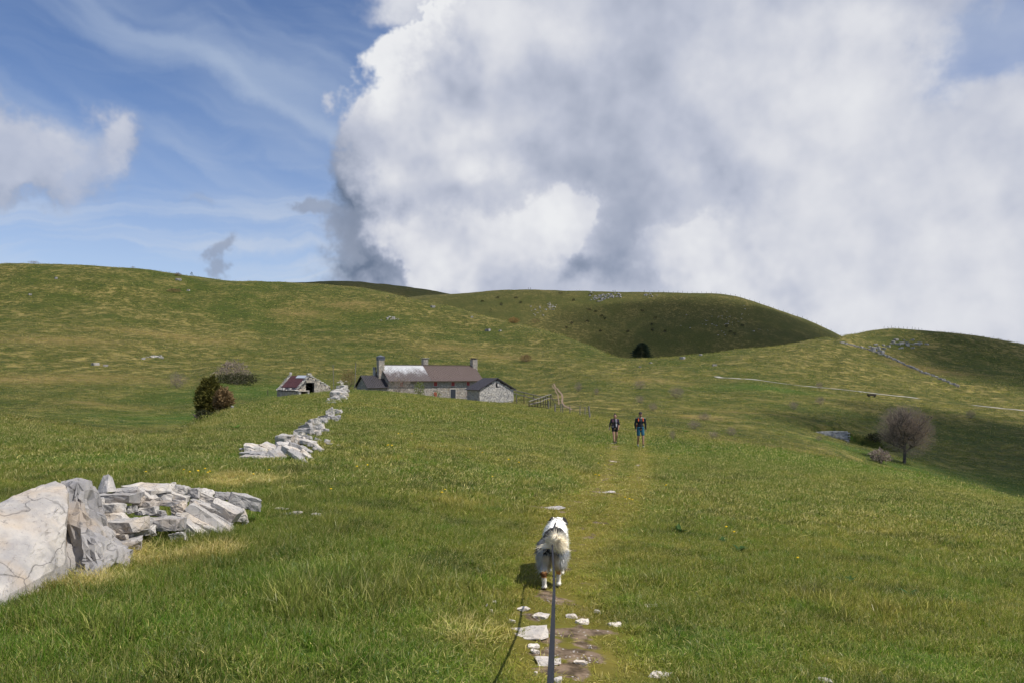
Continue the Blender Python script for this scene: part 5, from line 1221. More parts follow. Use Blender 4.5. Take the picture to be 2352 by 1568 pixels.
TAN = plain('bare_tan_earth', (.26, .19, .13), .95, .1, 0, .35, .8)
drape_strip('dirt_path', [(1272, 881), (1277, 891), (1288, 902), (1292, 912), (1291, 922), (1296, 931), (1320, 942)], .34, TAN, .06, 1.0)
drape_strip('dirt_path', [(1268, 884), (1274, 892), (1281, 905), (1283, 918), (1284, 929)], .2, TAN, .06, 1.0)
def rock_pile(name, label, cat, spots, mat, seed, size, group=None, flat=.6):
    rng = random.Random(seed); c = spots[len(spots) // 2]; bm = bmesh.new()
    for p in spots:
        s = rng.uniform(*size); b = stone_bm(rng, s * rng.uniform(.8, 1.6), s, s * flat * rng.uniform(.7, 1.3))
        b.transform(Matrix.Translation(p - c + Vector((0, 0, s * flat * .22))) @ Matrix.Rotation(rng.uniform(0, 6.28), 4, 'Z') @ Matrix.Rotation(rng.uniform(-.25, .25), 4, 'X'))
        t = bpy.data.meshes.new('t'); b.to_mesh(t); b.free(); bm.from_mesh(t); bpy.data.meshes.remove(t)
    o = link(name, bm_mesh(name, bm), mat, loc=c); tag(o, label, cat, group); return o
def along(pix, n, seed, jx=1.0, jy=1.0):
    rng = random.Random(seed); out = []
    seg = [math.dist(a, b) for a, b in zip(pix[:-1], pix[1:])]; tot = sum(seg)
    for i in range(n):
        f = (i + rng.random()) / n * tot; k = 0
        while k < len(seg) - 1 and f > seg[k]: f -= seg[k]; k += 1
        t = f / seg[k]; out.append(hit(pix[k][0] + (pix[k+1][0] - pix[k][0]) * t + rng.gauss(0, jx), pix[k][1] + (pix[k+1][1] - pix[k][1]) * t + rng.gauss(0, jy)))
    return out
def cloud_of(cx, cy, rx, ry, n, seed):
    rng = random.Random(seed); return [hit(cx + rng.gauss(0, rx), cy + rng.gauss(0, ry)) for _ in range(n)]
rock_pile('stone_wall', 'long broken stone wall running down the shaded right hillside', 'stone wall', along([(1932, 787), (1985, 800), (2035, 817), (2080, 838), (2110, 850)], 115, 1, 1.2, .6) + along([(2112, 853), (2150, 866), (2200, 887)], 45, 2, 1.5, .8), FARROCK, 3, (.55, 1.1))
rock_pile('rock_outcrop', 'dark rock outcrop just right of the hillside wall top', 'rock outcrop', cloud_of(2015, 800, 16, 4, 16, 4) + cloud_of(2080, 791, 24, 4, 20, 5), FARROCK, 6, (.7, 1.9))
rock_pile('rock_outcrop', 'wide pale outcrop on the crest of the far middle hill', 'rock outcrop', cloud_of(1395, 681, 20, 3.5, 60, 7) + cloud_of(1375, 687, 10, 2, 14, 8), FARROCK, 9, (.8, 2.4))
rock_pile('rock_outcrop', 'small pale outcrop right of the wide one on the far crest', 'rock outcrop', cloud_of(1488, 679, 8, 2, 14, 10), FARROCK, 11, (.8, 1.9))
rock_pile('rock_outcrop', 'scattered pale rocks half-way up the left of the far hill', 'rock outcrop', cloud_of(1265, 702, 5, 5, 18, 12) + cloud_of(1230, 715, 14, 6, 14, 13), FARROCK, 14, (.7, 1.7))
rock_pile('rock_outcrop', 'scattered pale rocks on the shaded lower right of the far hill', 'rock outcrop', cloud_of(1660, 745, 40, 22, 46, 15), FARROCK, 16, (.5, 1.2))
rock_pile('rock_outcrop', 'low rock patch on the left slope above the straw grass', 'rock outcrop', cloud_of(356, 821, 9, 1.5, 16, 17), FARROCK, 18, (.5, 1.2))
rock_pile('rock_outcrop', 'low rock patch high on the slope behind the farmhouse', 'rock outcrop', cloud_of(902, 732, 10, 2, 14, 19), FARROCK, 20, (.5, 1.1))
rock_pile('rock_outcrop', 'white rocks on the slope between ruin and farmhouse', 'rock outcrop', cloud_of(784, 879, 5, 3, 10, 23), MASONW, 24, (.3, .7))
for px, py, s, lb in ((410, 644, 2.2, 'long pale rock near the skyline of the left hill'), (433, 668, 1.4, 'single pale rock below the long one on the left hill'), (69, 678, 1.3, 'pale rock on the left hill near the left picture edge'), (129, 640, 1.5, 'pale rock just under the left hilltop'), (219, 838, 1.3, 'flat white rock low on the left slope'), (242, 841, 1.0, 'small white rock beside the flat one low on the left slope'),
                      (1121, 760, 2.0, 'pale rock on the slope above the right chimney'), (1149, 760.5, 1.1, 'small rock right of the pale rock above the chimney'), (1084, 729, 1.2, 'rock on the shoulder line of the left hill'), (994, 706, 1.9, 'pale rock where the left hill meets the far ridge'), (1567.7, 824, 1.7, 'grey block lying on the saddle right of the dark spruce'), (1609, 816, 1.2, 'grey stone on the saddle above the grey block'), (1641, 840, 1.3, 'grey flat stone on the saddle slope above the white road'), (1494, 834, .9, 'small white stone right below the dark spruce'), (1470, 843, .8, 'tiny white stone below left of the dark spruce')):
    p = hit(px, py); rng = random.Random(px); bm = stone_bm(rng, s * 1.3, s, s * .7); tag(link('rock', bm_mesh('rock', bm), FARROCK, loc=p + Vector((0, 0, s * .12)), rot=(0, 0, rng.uniform(0, 6))), lb, 'rock')

# sunk pond with its dry retaining wall
def pond_wall():
    rng = random.Random(8); base = on(PIT.x, PIT.y); root = empty('retaining_wall', base); tag(root, 'curved dry stone retaining wall of the sunken pool by the bare tree', 'retaining wall')
    for row in range(13):
        for k in range(24):
            th = R(200) - R(130) * (k + (row % 2) * .5) / 24; rx, ry = 5.25, 6.15
            x, y = PIT.x + rx * math.cos(th), PIT.y + ry * math.sin(th); z = h1(PIT.x, PIT.y) + .05 + row * .21
            if z > h1(PIT.x + 6.7 * math.cos(th), PIT.y + 7.9 * math.sin(th)) + .12: continue
            bm = stone_bm(rng, rng.uniform(.45, .8), .45, rng.uniform(.17, .23)); bm.transform(Matrix.Rotation(th + math.pi / 2, 4, 'Z'))
            link('stone', bm_mesh('stone', bm), MASONW, root, Vector((x, y, z)) - base)
pond_wall()
for q, lb in (((1957, 1016), 'white stone on the pool floor, left of a larger one'), ((1968, 1015), 'larger white stone on the floor of the sunken pool')):
    p = on((q[0] - CX) / FPX * 110, 110); rng = random.Random(q[0]); bm = stone_bm(rng, .7, .5, .5); tag(link('stone', bm_mesh('stone', bm), MASONW, loc=p + Vector((0, 0, .15))), lb, 'stone')

# ------------------------------------------------------------------ fences and posts
def pole(bm, a, b, r0, r1, seg=6):
    d = (b - a); M = Matrix.Translation((a + b) / 2) @ d.to_track_quat('Z', 'Y').to_matrix().to_4x4()
    bmesh.ops.create_cone(bm, cap_ends=True, segments=seg, radius1=r0, radius2=r1, depth=d.length, matrix=M)
def stick(name, a, b, r, mat, parent=None, base=None, r1=None):
    bm = bmesh.new(); o = base or a; pole(bm, a - o, b - o, r, r1 or r * .85); return link(name, bm_mesh(name, bm), mat, parent, None if parent else o)
def c4(x, y): return 1119.7 + x * .12207, 849.8 + y * .12207
def at_base(px, py_base, py_top, px_top=None):
    p = hit(px, py_base); return p, W(px_top if px_top is not None else px, py_top, p.y)
def pasture_fences():
    # railing of rough poles behind the shed
    b0 = hit(*c4(690, 640)); root = empty('pole_fence', b0); tag(root, 'two-rail pole fence running right from the small stone shed', 'fence')
    Ya, Yb = 150., 128.
    A = [W(*c4(500, 372), Ya), W(*c4(1120, 520), Yb)]; B = [W(*c4(490, 432), Ya), W(*c4(1000, 560), Yb + 4)]
    for l in (A, B): stick('rail', l[0], l[1], .075, WOOD, root, b0)
    for x, y in ((545, 420), (688, 412), (870, 470), (1050, 505)):
        px, py = c4(x, y); Y = Ya + (Yb - Ya) * (x - 500) / 620; t = W(px, py, Y); stick('post', Vector((t.x, t.y, h1(t.x, t.y) - .2)), t, .085, WOODD, root, b0)
    b1 = hit(*c4(980, 700)); r2 = empty('pole_railing', b1); tag(r2, 'rising pole railing with many dark posts left of the wire fence', 'fence')
    Y0, Y1 = 96., 112.; yy = lambda x: Y0 + (Y1 - Y0) * (x - 780) / 410
    tp = [(780, 585), (890, 548), (1000, 515), (1110, 472), (1195, 450)]; lw = [(800, 640), (900, 612), (1000, 590), (1080, 548), (1170, 520)]
    for pl in (tp, lw):
        for a, b in zip(pl[:-1], pl[1:]): stick('rail', W(*c4(*a), yy(a[0])), W(*c4(*b), yy(b[0])), .06, WOOD, r2, b1)
    for x in (782, 838, 893, 942, 1000, 1048, 1090, 1132, 1186):
        y = np.interp(x, [q[0] for q in tp], [q[1] for q in tp]); t = W(*c4(x, y), yy(x)); stick('post', Vector((t.x, t.y, h1(t.x, t.y) - .2)), t, .055, WOODD, r2, b1)
    for l in ([(790, 612), (1140, 636)], [(770, 662), (1140, 708)]): stick('gate_bar', W(*c4(*l[0]), 95.), W(*c4(*l[1]), 93.), .035, WOODD, r2, b1)
    stick('brace', W(*c4(1195, 455), 112.), W(*c4(1240, 585), 110.), .05, WOODD, r2, b1); stick('rail', W(*c4(1170, 520), 112.), W(*c4(1300, 562), 110.), .05, WOOD, r2, b1)
    # wire fence
    posts = [(1150, 570, 745), (1272, 628, 780), (1378, 622, 795), (1414, 628, 795), (1550, 655, 815), (1740, 662, 845), (1835, 680, 860), (1930, 672, 885)]
    b2 = hit(*c4(1550, 815)); r3 = empty('wire_fence', b2); tag(r3, 'grey post-and-wire fence right of the pole railing, behind the woman', 'fence'); tops = []
    for i, (x, yt, yb) in enumerate(posts):
        px, pb = c4(x, yb); p = hit(px, pb); t = W(c4(x - (25 if i == 7 else 0), yt)[0], c4(x, yt)[1], p.y); stick('post', p - Vector((0, 0, .2)), t, .085 if i in (0, 1, 7) else .05, WOOD, r3, b2); tops.append((p, t))
    for f in (.35, .65, .92):
        for (p, t), (p2, t2) in zip(tops[2:-1], tops[3:]):
            a, c = p.lerp(t, f), p2.lerp(t2, f); m = (a + c) / 2 - Vector((0, 0, .05))
            stick('wire', a, m, .009, WOOD, r3, b2); stick('wire', m, c, .009, WOOD, r3, b2)
pasture_fences()
def c1(x, y): return (1050 + x / 2.138) * .57422, (1380 + y / 2.138) * .57422
for x, xt, yt, yb, lb in ((612, 603, 165, 222, 'thin leaning post alone on the slope above the ruin'), (787, 797, 150, 206, 'thin leaning post left of the tall chimney'), (1065, 1065, 340, 390, 'white post at the left front corner of the farmhouse'), (1080, 1080, 326, 390, 'dark post beside the white post at the farmhouse corner'), (1327, 1325, 320, 420, 'dark post beside the green sapling before the farmhouse'), (1400, 1400, 345, 428, 'dark post between sapling and lower shutter'), (1562, 1555, 352, 447, 'pale crooked post left of the farmhouse door'), (1660, 1667, 352, 452, 'leaning post right of the farmhouse door'), (1772, 1780, 378, 462, 'leaning post at the left wall of the stone shed'),
                          (1890, 1888, 392, 476, 'short post before the shed gable, left one'), (1966, 1964, 386, 482, 'tall post before the middle of the shed gable'), (2174, 2172, 405, 496, 'white post just right of the stone shed'), (42, 46, 375, 426, 'dark post on the green slope left of the ruin'), (712, 712, 325, 376, 'white post at the top of the stone heap')):
    pb = c1(x, yb); pt = c1(xt, yt); p = hit(*pb)
    if p.y > 200: p = on((pb[0] - CX) / FPX * 140, 140)
    t = W(pt[0], pt[1], p.y); tag(stick('fence_post', p - Vector((0, 0, .25)), t, .045 * p.y / 110, WOODD if 'dark' in lb else WOOD), lb, 'post', 'posts round the farm')
def crest_point(px, y0, y1):
    ys = np.linspace(y0, y1, 160); xs = (px - CX) / FPX * ys; el = (H(xs, ys) - EYE) / ys; i = int(np.argmax(el)); return on(xs[i], ys[i])
def ridge_fence(name, label, pxs, y0, y1, h, seed, r):
    rng = random.Random(seed); pts = [crest_point(q, y0, y1) for q in pxs]; b = pts[len(pts) // 2]; root = empty(name, b); tag(root, label, 'fence')
    for p in pts: stick('post', p - Vector((0, 0, .3)), p + Vector((rng.uniform(-.2, .2), 0, h * rng.uniform(.75, 1.15))), r, WOODD, root, b)
ridge_fence('ridge_fence', 'line of tiny fence posts along the crest of the far hill', [1480 + i * 11 for i in range(42)], 720, 850, 1.7, 1, .13)
ridge_fence('ridge_fence', 'broken leaning fence posts on top of the right hill', [2030, 2040, 2047, 2056, 2064, 2075, 2084, 2095, 2101, 2110, 2118], 340, 460, 1.3, 2, .07)
def trough():
    p = hit(2002, 911); b = Build('trough', p, 'small grey trough beside the grass track below the white road', 'trough'); ux, uy = Vector((1, 0, 0)), Vector((0, 1, 0))
    for dy in (-.45, .45): b.box('side', p + Vector((0, dy, .55)), ux, uy, Z3, 1.9, .12, .45, WOODD)
    for dx in (-.89, .89): b.box('end', p + Vector((dx, 0, .55)), ux, uy, Z3, .12, .78, .44, WOODD); b.box('foot', p + Vector((dx * .8, 0, .15)), ux, uy, Z3, .25, .7, .35, WOODD)
    b.box('floor', p + Vector((0, 0, .38)), ux, uy, Z3, 1.66, .78, .08, WOODD)
trough()

# ------------------------------------------------------------------ trees and shrubs
def leaf_mat(name, c1_, c2_, trans=.25):
    m, g = new_mat(name); r = g.node('ShaderNodeNewGeometry', out=None).outputs[8]
    pos = g.node('ShaderNodeTexCoord', out=3); c = g.mix(g.m('ADD', g.m('MULTIPLY', g.noise(pos, 1.3, 2), .6), g.m('MULTIPLY', r, .4)), c1_ + (1,), c2_ + (1,))
    d = g.node('ShaderNodeBsdfPrincipled', {'Base Color': c, 'Roughness': .8, 'Specular IOR Level': .2}); t = g.node('ShaderNodeBsdfTranslucent', {'Color': c})
    g.node('ShaderNodeOutputMaterial', {'Surface': g.node('ShaderNodeMixShader', {0: trans, 1: d, 2: t})}, out=None); return m
BARK = plain('grey_bark', (.12, .105, .095), .95, .1, 0, .2, 3.); TWIG = leaf_mat('grey_brown_twigs', (.25, .20, .16), (.37, .295, .235), .3); TWIGR = leaf_mat('russet_twigs', (.19, .125, .055), (.28, .19, .09), .25); TWIGO = leaf_mat('ochre_bush_and_lit_buds', (.26, .15, .05), (.36, .23, .08), .25)
JUNI = leaf_mat('juniper_needles', (.060, .078, .016), (.19, .155, .035), .3); SPRUCE = leaf_mat('spruce_needles', (.010, .020, .012), (.026, .042, .020), .1); SAPL = leaf_mat('young_leaves', (.15, .19, .05), (.26, .28, .09), .35); DARKB = leaf_mat('dark_bush_leaves', (.045, .050, .022), (.085, .082, .036), .25)
HERB = leaf_mat('broad_herb_leaves', (.030, .075, .018), (.075, .145, .035), .25); HERBB = leaf_mat('bright_herb_leaves', (.075, .16, .02), (.13, .24, .04), .3)
def flake(V, F, p, d, l, w, rng):
    s = d.cross(Vector((rng.gauss(0, 1), rng.gauss(0, 1), rng.gauss(0, 1)))).normalized() * w; b = len(V)
    V += [p - s, p + s, p + d * l]; F.append((b, b + 1, b + 2))
def bare_tree(loc, height, spread, trunk_r, levels, seed, twig_w, twig_l, first=.3, up=.35, dens=5):
    """tapering limbs plus the lists of twig triangles"""
    rng = random.Random(seed); bm = bmesh.new(); V, F, tips = [], [], []
    def grow(p, d, l, r, lv):
        segs = 3; q = p
        for i in range(segs):
            nd = (d + Vector((rng.gauss(0, .12), rng.gauss(0, .12), rng.gauss(0, .08) + .06 * up))).normalized(); e = q + nd * (l / segs); r1 = r * (1 - .22 * (i + 1) / segs)
            if lv <= 2 or r > .02: pole(bm, q, e, r * (1 - .22 * i / segs), r1, 5)
            else: flake(V, F, q, nd, l / segs * 1.3, max(r, twig_w), rng)
            if lv >= 1:
                for _ in range(2 if lv < levels - 1 else dens): 
                    if lv >= levels - 1: td = (nd + Vector((rng.gauss(0, .7), rng.gauss(0, .7), rng.gauss(0, .5) + up * .6))).normalized(); flake(V, F, q.lerp(e, rng.random()), td, twig_l * rng.uniform(.5, 1.3), twig_w, rng)
            q = e; d = nd
        tips.append(q)
        if lv < levels:
            for k in range(rng.choice((2, 3, 3)) if lv else 5):
                a = rng.uniform(0, 6.28); sp = rng.uniform(.45, .95) * spread; nd = (d * .8 + Vector((math.cos(a) * sp, math.sin(a) * sp, up * rng.uniform(.2, 1)))).normalized(); grow(q if k or lv == 0 else q, nd, l * rng.uniform(.62, .85), r * .6, lv + 1)
            if lv <= 2:
                for k in range(3): a = rng.uniform(0, 6.28); nd = (Vector((math.cos(a), math.sin(a), .35)) ).normalized(); grow(p.lerp(q, rng.uniform(.45, .95)), nd, l * rng.uniform(.55, .8), r * .5, lv + 1)
    grow(Vector((0, 0, -.1)), Vector((0, 0, 1)), height * first, trunk_r, 0); return bm, V, F, tips
def big_tree():
    p = hit(2076, 1063); Hh = 134 / FPX * p.y; bm, V, F, tips = bare_tree(p, Hh, 1.0, Hh * .034, 4, 6, .009, .42, first=.30, up=.42, dens=7)
    V = np.array([tuple(v) for v in V]); zmax = V[:, 2].max(); wmax = np.percentile(np.abs(V[:, :2]), 98); sx = (88 / FPX * p.y / 2) / wmax; sz = Hh / zmax; V *= (sx, sx, sz); bm.transform(Matrix.Diagonal((sx, sx, sz, 1)))
    root = empty('bare_tree', p); tag(root, 'round bare tree with fine lilac-brown twigs in the shaded hollow', 'tree')
    rng = random.Random(13); V2 = [Vector(v) for v in V]; F2_ = [tuple(f) for f in F]; wx = 60 / FPX * p.y
    for _ in range(15000):
        d = Vector((rng.gauss(0, 1), rng.gauss(0, 1), rng.gauss(0, 1))).normalized(); f = rng.random() ** .42 * (1 + .16 * mnoise.noise(d * 3.1) + .10 * mnoise.noise(d * 7))
        q = Vector((d.x * wx * f, d.y * wx * f, Hh * .55 + d.z * Hh * .44 * f)); q.x += .16 * wx * (1 - q.z / Hh)
        if q.z < Hh * (.20 - .10 * (q.x > 0)): continue
        flake(V2, F2_, q, (d + Vector((rng.gauss(0, .5), rng.gauss(0, .5), rng.gauss(0, .4) + .5))).normalized(), rng.uniform(.18, .45), .0085, rng)
    link('trunk', bm_mesh('trunk', bm), BARK, root); link('crown', pymesh('crown', V2, F2_), TWIG, root); V = np.array([tuple(v) for v in V2]); F = F2_
    rng = random.Random(3); W2, F2 = [], []
    for _ in range(3800):
        k = rng.randrange(len(F)); v = Vector(V[F[k][2]]); 
        if v.x + rng.gauss(0, .8) > .25 * wmax * sx and v.z > Hh * .22: flake(W2, F2, v, Vector((rng.gauss(0, 1), rng.gauss(0, 1), rng.gauss(0, 1))).normalized(), .10, .028, rng)
    link('sunlit_buds', pymesh('sunlit_buds', W2, F2), TWIGO, root)  # ochre buds on the right side only: orange sunlight painted into colour
big_tree()
def blob_foliage(rng, n, r, leaf, lump=.35, base=.0, taper=0.0):
    V, F = [], []; sd = rng.uniform(0, 50)
    for _ in range(n):
        d = Vector((rng.gauss(0, 1), rng.gauss(0, 1), rng.gauss(0, 1))).normalized(); f = (1 + lump * mnoise.noise(d * 2.2 + Vector((sd, 0, 0))) + .5 * lump * mnoise.noise(d * 5.5 + Vector((0, sd, 0)))) * (rng.random() ** .33)
        p = Vector((d.x * r[0] * f, d.y * r[1] * f, r[2] + d.z * r[2] * f))
        if p.z < base: continue
        if taper: tp = 1 - taper * max(0., p.z / (2 * r[2]) - .35) / .65; p.x *= tp; p.y *= tp
        flake(V, F, p, (d + Vector((rng.gauss(0, .6), rng.gauss(0, .6), rng.gauss(0, .6) + .3))).normalized(), leaf * rng.uniform(.6, 1.4), leaf * .32, rng)
    return V, F
def bush(name, label, px, py, w, h, mat, seed, n=1600, leaf=.16, group=None, Y=None, twig=True, lump=.4, cat='bush', taper=0.0):
    p = hit(px, py) if Y is None else on((px - CX) / FPX * Y, Y); k = p.y / FPX; rng = random.Random(seed)
    root = empty(name, p); tag(root, label, cat, group)
    V, F = blob_foliage(rng, n, (w * k / 2, w * k / 2, h * k / 2), leaf, lump, taper=taper); link('crown', pymesh('crown', V, F), mat, root)
    bm = bmesh.new()
    for _ in range(5): pole(bm, Vector((rng.gauss(0, .05), rng.gauss(0, .05), -.15)), Vector((rng.gauss(0, .22) * w * k, rng.gauss(0, .22) * w * k, h * k * rng.uniform(.4, .8))), .05 * max(1, h * k / 3), .02, 5)
    link('trunk', bm_mesh('trunk', bm), BARK, root); return root
_shrub_cache = {}
def shrub(label, px, py, w, h, mat, seed, group=None, name='bare_shrub', variants=4, Y=None):
    """thin twiggy shrub: stems and a haze of twigs"""
    key = (mat.name, seed % variants)
    if key not in _shrub_cache:
        rng = random.Random(seed % variants + 50); V, F = [], []; bm = bmesh.new()
        for i in range(9):
            a = rng.uniform(0, 6.28); d = Vector((math.cos(a) * .8, math.sin(a) * .8, 1)).normalized(); q = Vector((0, 0, -.02))
            for s in range(3):
                d = (d + Vector((rng.gauss(0, .2), rng.gauss(0, .2), .05))).normalized(); e = q + d * rng.uniform(.14, .22); pole(bm, q, e, .008, .006, 4); q = e
        for _ in range(1500):
            d = Vector((rng.gauss(0, 1), rng.gauss(0, 1), rng.gauss(0, 1))).normalized(); f = rng.random() ** .5 * (1 + .5 * mnoise.noise(d * 2.4 + Vector((seed % variants * 9., 0, 0))))
            q = Vector((d.x * .55 * f, d.y * .55 * f, .48 + d.z * .46 * f))
            if q.z > 0: flake(V, F, q, (d * .8 + Vector((rng.gauss(0, .4), rng.gauss(0, .4), rng.gauss(0, .4) + .6))).normalized(), rng.uniform(.06, .16), .0045, rng)
        _shrub_cache[key] = (bm_mesh('stems', bm), pymesh('crown', V, F)); _shrub_cache[key][0].materials.append(BARK); _shrub_cache[key][1].materials.append(mat)
    p = hit(px, py) if Y is None else on((px - CX) / FPX * Y, Y); k = p.y / FPX; root = empty(name, p, random.Random(seed).uniform(0, 6)); tag(root, label, 'shrub', group)
    for nm, me in zip(('stems', 'crown'), _shrub_cache[key]): link(nm, me, None, root, scale=(w * k / 1.2, w * k / 1.2, h * k))
    return root
bush('juniper_bush', 'dense round olive and russet bush at the edge of the left hollow', 484, 958, 74, 104, JUNI, 5, 7000, .20, Y=62, taper=.55)
bush('russet_bush', 'reddish twiggy bush on the right flank of the olive bush', 514, 946, 40, 52, TWIGR, 6, 1500, .24, Y=59)
bush('scrub', 'wide grey-brown thicket on the bank above the olive bush', 535, 880, 88, 52, TWIG, 7, 1500, .34, taper=.4)
bush('scrub', 'dark low thicket at the foot of the grey-brown scrub', 540, 882, 110, 24, DARKB, 8, 2200, .30)
shrub('pale bare shrub left of the olive bush', 408, 892, 44, 40, TWIG, 1); bush('low_bush', 'dark green low bush at the left foot of the olive bush', 468, 972, 34, 22, DARKB, 9, 900, .12, Y=44)
shrub('bare orange-brown tree beside the left annex', 800, 893, 46, 50, TWIGR, 2, name='bare_tree'); shrub('bare sapling before the left end of the farmhouse', 921, 899, 62, 46, TWIG, 3, name='bare_sapling', Y=112)
bush('sapling', 'light green leafy sapling before the middle of the farmhouse', 964, 905, 26, 36, SAPL, 10, 700, .16, Y=120, lump=.6); bush('sapling', 'small pale green shrub by the lower farmhouse shutter', 1003, 909, 22, 18, SAPL, 11, 320, .12, Y=125, lump=.6)
for i, (px, py, w, h, lb) in enumerate(((1329, 899, 20, 24, 'grey shrub just right of the eroded path'), (1370, 906, 14, 16, 'faint shrub above the wire fence end'), (1470, 893, 30, 22, 'wide bare shrub above the man'), (1554, 914, 40, 30, 'largest bare shrub on the slope above the track'), (1470, 926, 24, 20, 'bare shrub right above the head of the man'), (1500, 943, 24, 20, 'bare shrub right of the man at the track'), (1595, 985, 36, 22, 'bare shrub at the meadow edge right of the man'), (1618, 965, 34, 20, 'shrub just above the one at the meadow edge'), (1680, 1000, 26, 22, 'shrub at the meadow edge farther right of the man'), (1640, 1006, 28, 18, 'low shrub between two shrubs at the meadow edge'), (1882, 893, 18, 18, 'shrub growing on the white road'), (1823, 940, 24, 22, 'rounded shrub just below the grass track'), (1884, 928, 24, 20, 'shrub on the grass track below the road'), (1881, 1012, 16, 14, 'small shrub left of the sunken pool'), (2230, 960, 24, 20, 'dim shrub in the shade right of the bare tree'), (1545, 1010, 16, 26, 'thin dry stalks in the grass right of the man'))):
    shrub(lb, px, py, w, h, TWIG, i + 4)
bush('pool_scrub', 'dark scrub hanging over the sunken pool', 2012, 1012, 40, 18, DARKB, 20, 600, .22); bush('low_bush', 'dark round bush left of the bare tree trunk', 2022, 1062, 46, 30, TWIG, 21, 420, .26, lump=.6)
bush('brown_bush', 'dark brown bush on the slope right of the farmhouse chimney', 1208, 830, 26, 16, TWIGR, 22, 700, .3); bush('brown_bush', 'brown bush on the shoulder line of the left hill', 1229, 742, 26, 10, TWIGR, 23, 400, .4); bush('brown_bush', 'small brown bush near the skyline of left hill', 409, 634, 14, 7, TWIGR, 24, 260, .4); bush('brown_bush', 'low brown heather patch high on the left hill', 400, 672, 30, 8, TWIGR, 25, 400, .4); bush('brown_bush', 'ochre bush where the left hill hides the far hill', 1180, 722 + 20, 26, 12, TWIGO, 26, 420, .5)
for px, w, h, lb in ((78, 34, 9, 'thin bare scrub on the skyline at far left'), (305, 16, 5, 'tiny bare scrub on the left hill skyline')): 
    q = crest_point(px, 400, 520); r = shrub(lb, px, 700, w, h, TWIG, 3); r.location = q
def spruce(label, px, py, w, h, seed, tiers=9, Y=None, n=2600):
    p = hit(px, py) if Y is None else on((px - CX) / FPX * Y, Y); k = p.y / FPX; ww, hh = w * k, h * k; rng = random.Random(seed); root = empty('spruce_tree', p); tag(root, label, 'tree'); V, F = [], []
    for i in range(n):
        f = rng.random() ** .8; a = rng.uniform(0, 6.28); rad = ww / 2 * (1 - f) ** .45 * (.72 + .28 * math.cos(f * tiers * 6.28 * .5) ** 2) * (1 + .18 * math.sin(a * 3 + seed + f * 9)); rr = rad * rng.random() ** .4; q = Vector((math.cos(a) * rr, math.sin(a) * rr, hh * (.04 + .94 * f)))
        flake(V, F, q, Vector((math.cos(a), math.sin(a), rng.uniform(-.45, .15))).normalized(), hh * .06 * rng.uniform(.6, 1.4), hh * .016, rng)
    bm = bmesh.new(); pole(bm, Vector((0, 0, -.3)), Vector((0, 0, hh * .95)), hh * .025, .03, 6); link('trunk', bm_mesh('trunk', bm), BARK, root); link('crown', pymesh('crown', V, F), SPRUCE, root)
spruce('broad dark spruce in the saddle between the two hills', 1474, 829, 58, 44, 1, Y=318, n=7000)
spruce('single dark spruce on the left flank of the far hill', 1127, 728, 20, 25, 3, Y=655); spruce('tiny spruce on the skyline of the left hill', 440, 640, 9, 11, 4, Y=476, n=500); spruce('tiny dark spruce above the left flank of far hill', 1128, 700, 7, 9, 8, Y=700, n=300)
_rng = random.Random(31)
for i in range(30):
    px, py = _rng.choice(((1150, 690), (1190, 705), (1240, 690), (1260, 725), (1310, 700), (1340, 735), (1380, 720), (1420, 760), (1290, 760), (1500, 740), (1540, 770), (1600, 760), (1700, 760), (1330, 690), (1200, 745)));  px += _rng.gauss(0, 25); py += _rng.gauss(0, 10)
    if hit(px, py).y < 560: continue
    bush('dark_bush', 'small dark bush scattered on the far middle hillside', px, py, _rng.uniform(6, 12), _rng.uniform(3, 6), DARKB, 60 + i, 120, .5, group='bushes on the far hillside')

# ------------------------------------------------------------------ herbs and flowers
def herb(label, px, py, w, mat, seed, n=16):
    p = hit(px, py); k = p.y / FPX; L = w * k * .55; rng = random.Random(seed); root = empty('leafy_plant', p); tag(root, label, 'plant')
    for i in range(n):
        a = rng.uniform(0, 6.28); e = rng.uniform(.25, 1.2); l = L * rng.uniform(.6, 1.15); wd = l * .13; V, F = [], []
        for s in range(6):
            f = s / 5; r = l * f * math.cos(e * (1 - .5 * f)); z = l * f * math.sin(e) * (1 - .45 * f) ; ww = wd * math.sin(math.pi * min(.98, f * .9 + .08)); c = Vector((math.cos(a) * r, math.sin(a) * r, z)); sdv = Vector((-math.sin(a), math.cos(a), 0)) * ww
            V += [c - sdv + Z3 * ww * .35, c, c + sdv + Z3 * ww * .35]
        for s in range(5):
            for q in range(2): F.append((s*3 + q, s*3 + q + 1, s*3 + q + 4, s*3 + q + 3))
        link('leaf', pymesh('leaf', V, F, True), mat, root)
    return root
for i, (px, py, w, m_, lb) in enumerate(((1562, 1226, 62, HERB, 'dark leafy plant nearest to the dog on the right'), (1657, 1246, 40, HERB, 'small leafy plant right of the one nearest the dog'), (1698, 1266, 44, HERB, 'leafy plant with a dandelion right of the dog'), (1948, 1340, 56, HERB, 'leafy plant in the right meadow, upper left of a trio'), (1992, 1344, 30, HERB, 'small leafy plant in the middle of the right meadow trio'), (2052, 1366, 24, HERB, 'tiny leafy plant left of the darkest clump'), (2090, 1372, 56, HERB, 'darkest leafy clump in the right meadow'), (542, 984, 34, HERBB, 'bright green leafy clump left of the wall'), (1575, 992, 22, HERBB, 'bright green leafy plant right of the man'), (720, 1535, 60, HERB, 'low leafy plant near the bottom edge in the left grass'), (1265 + 35, 1640, 30, HERB, 'x'))):
    if lb != 'x': herb(lb, px, py, w, m_, i)
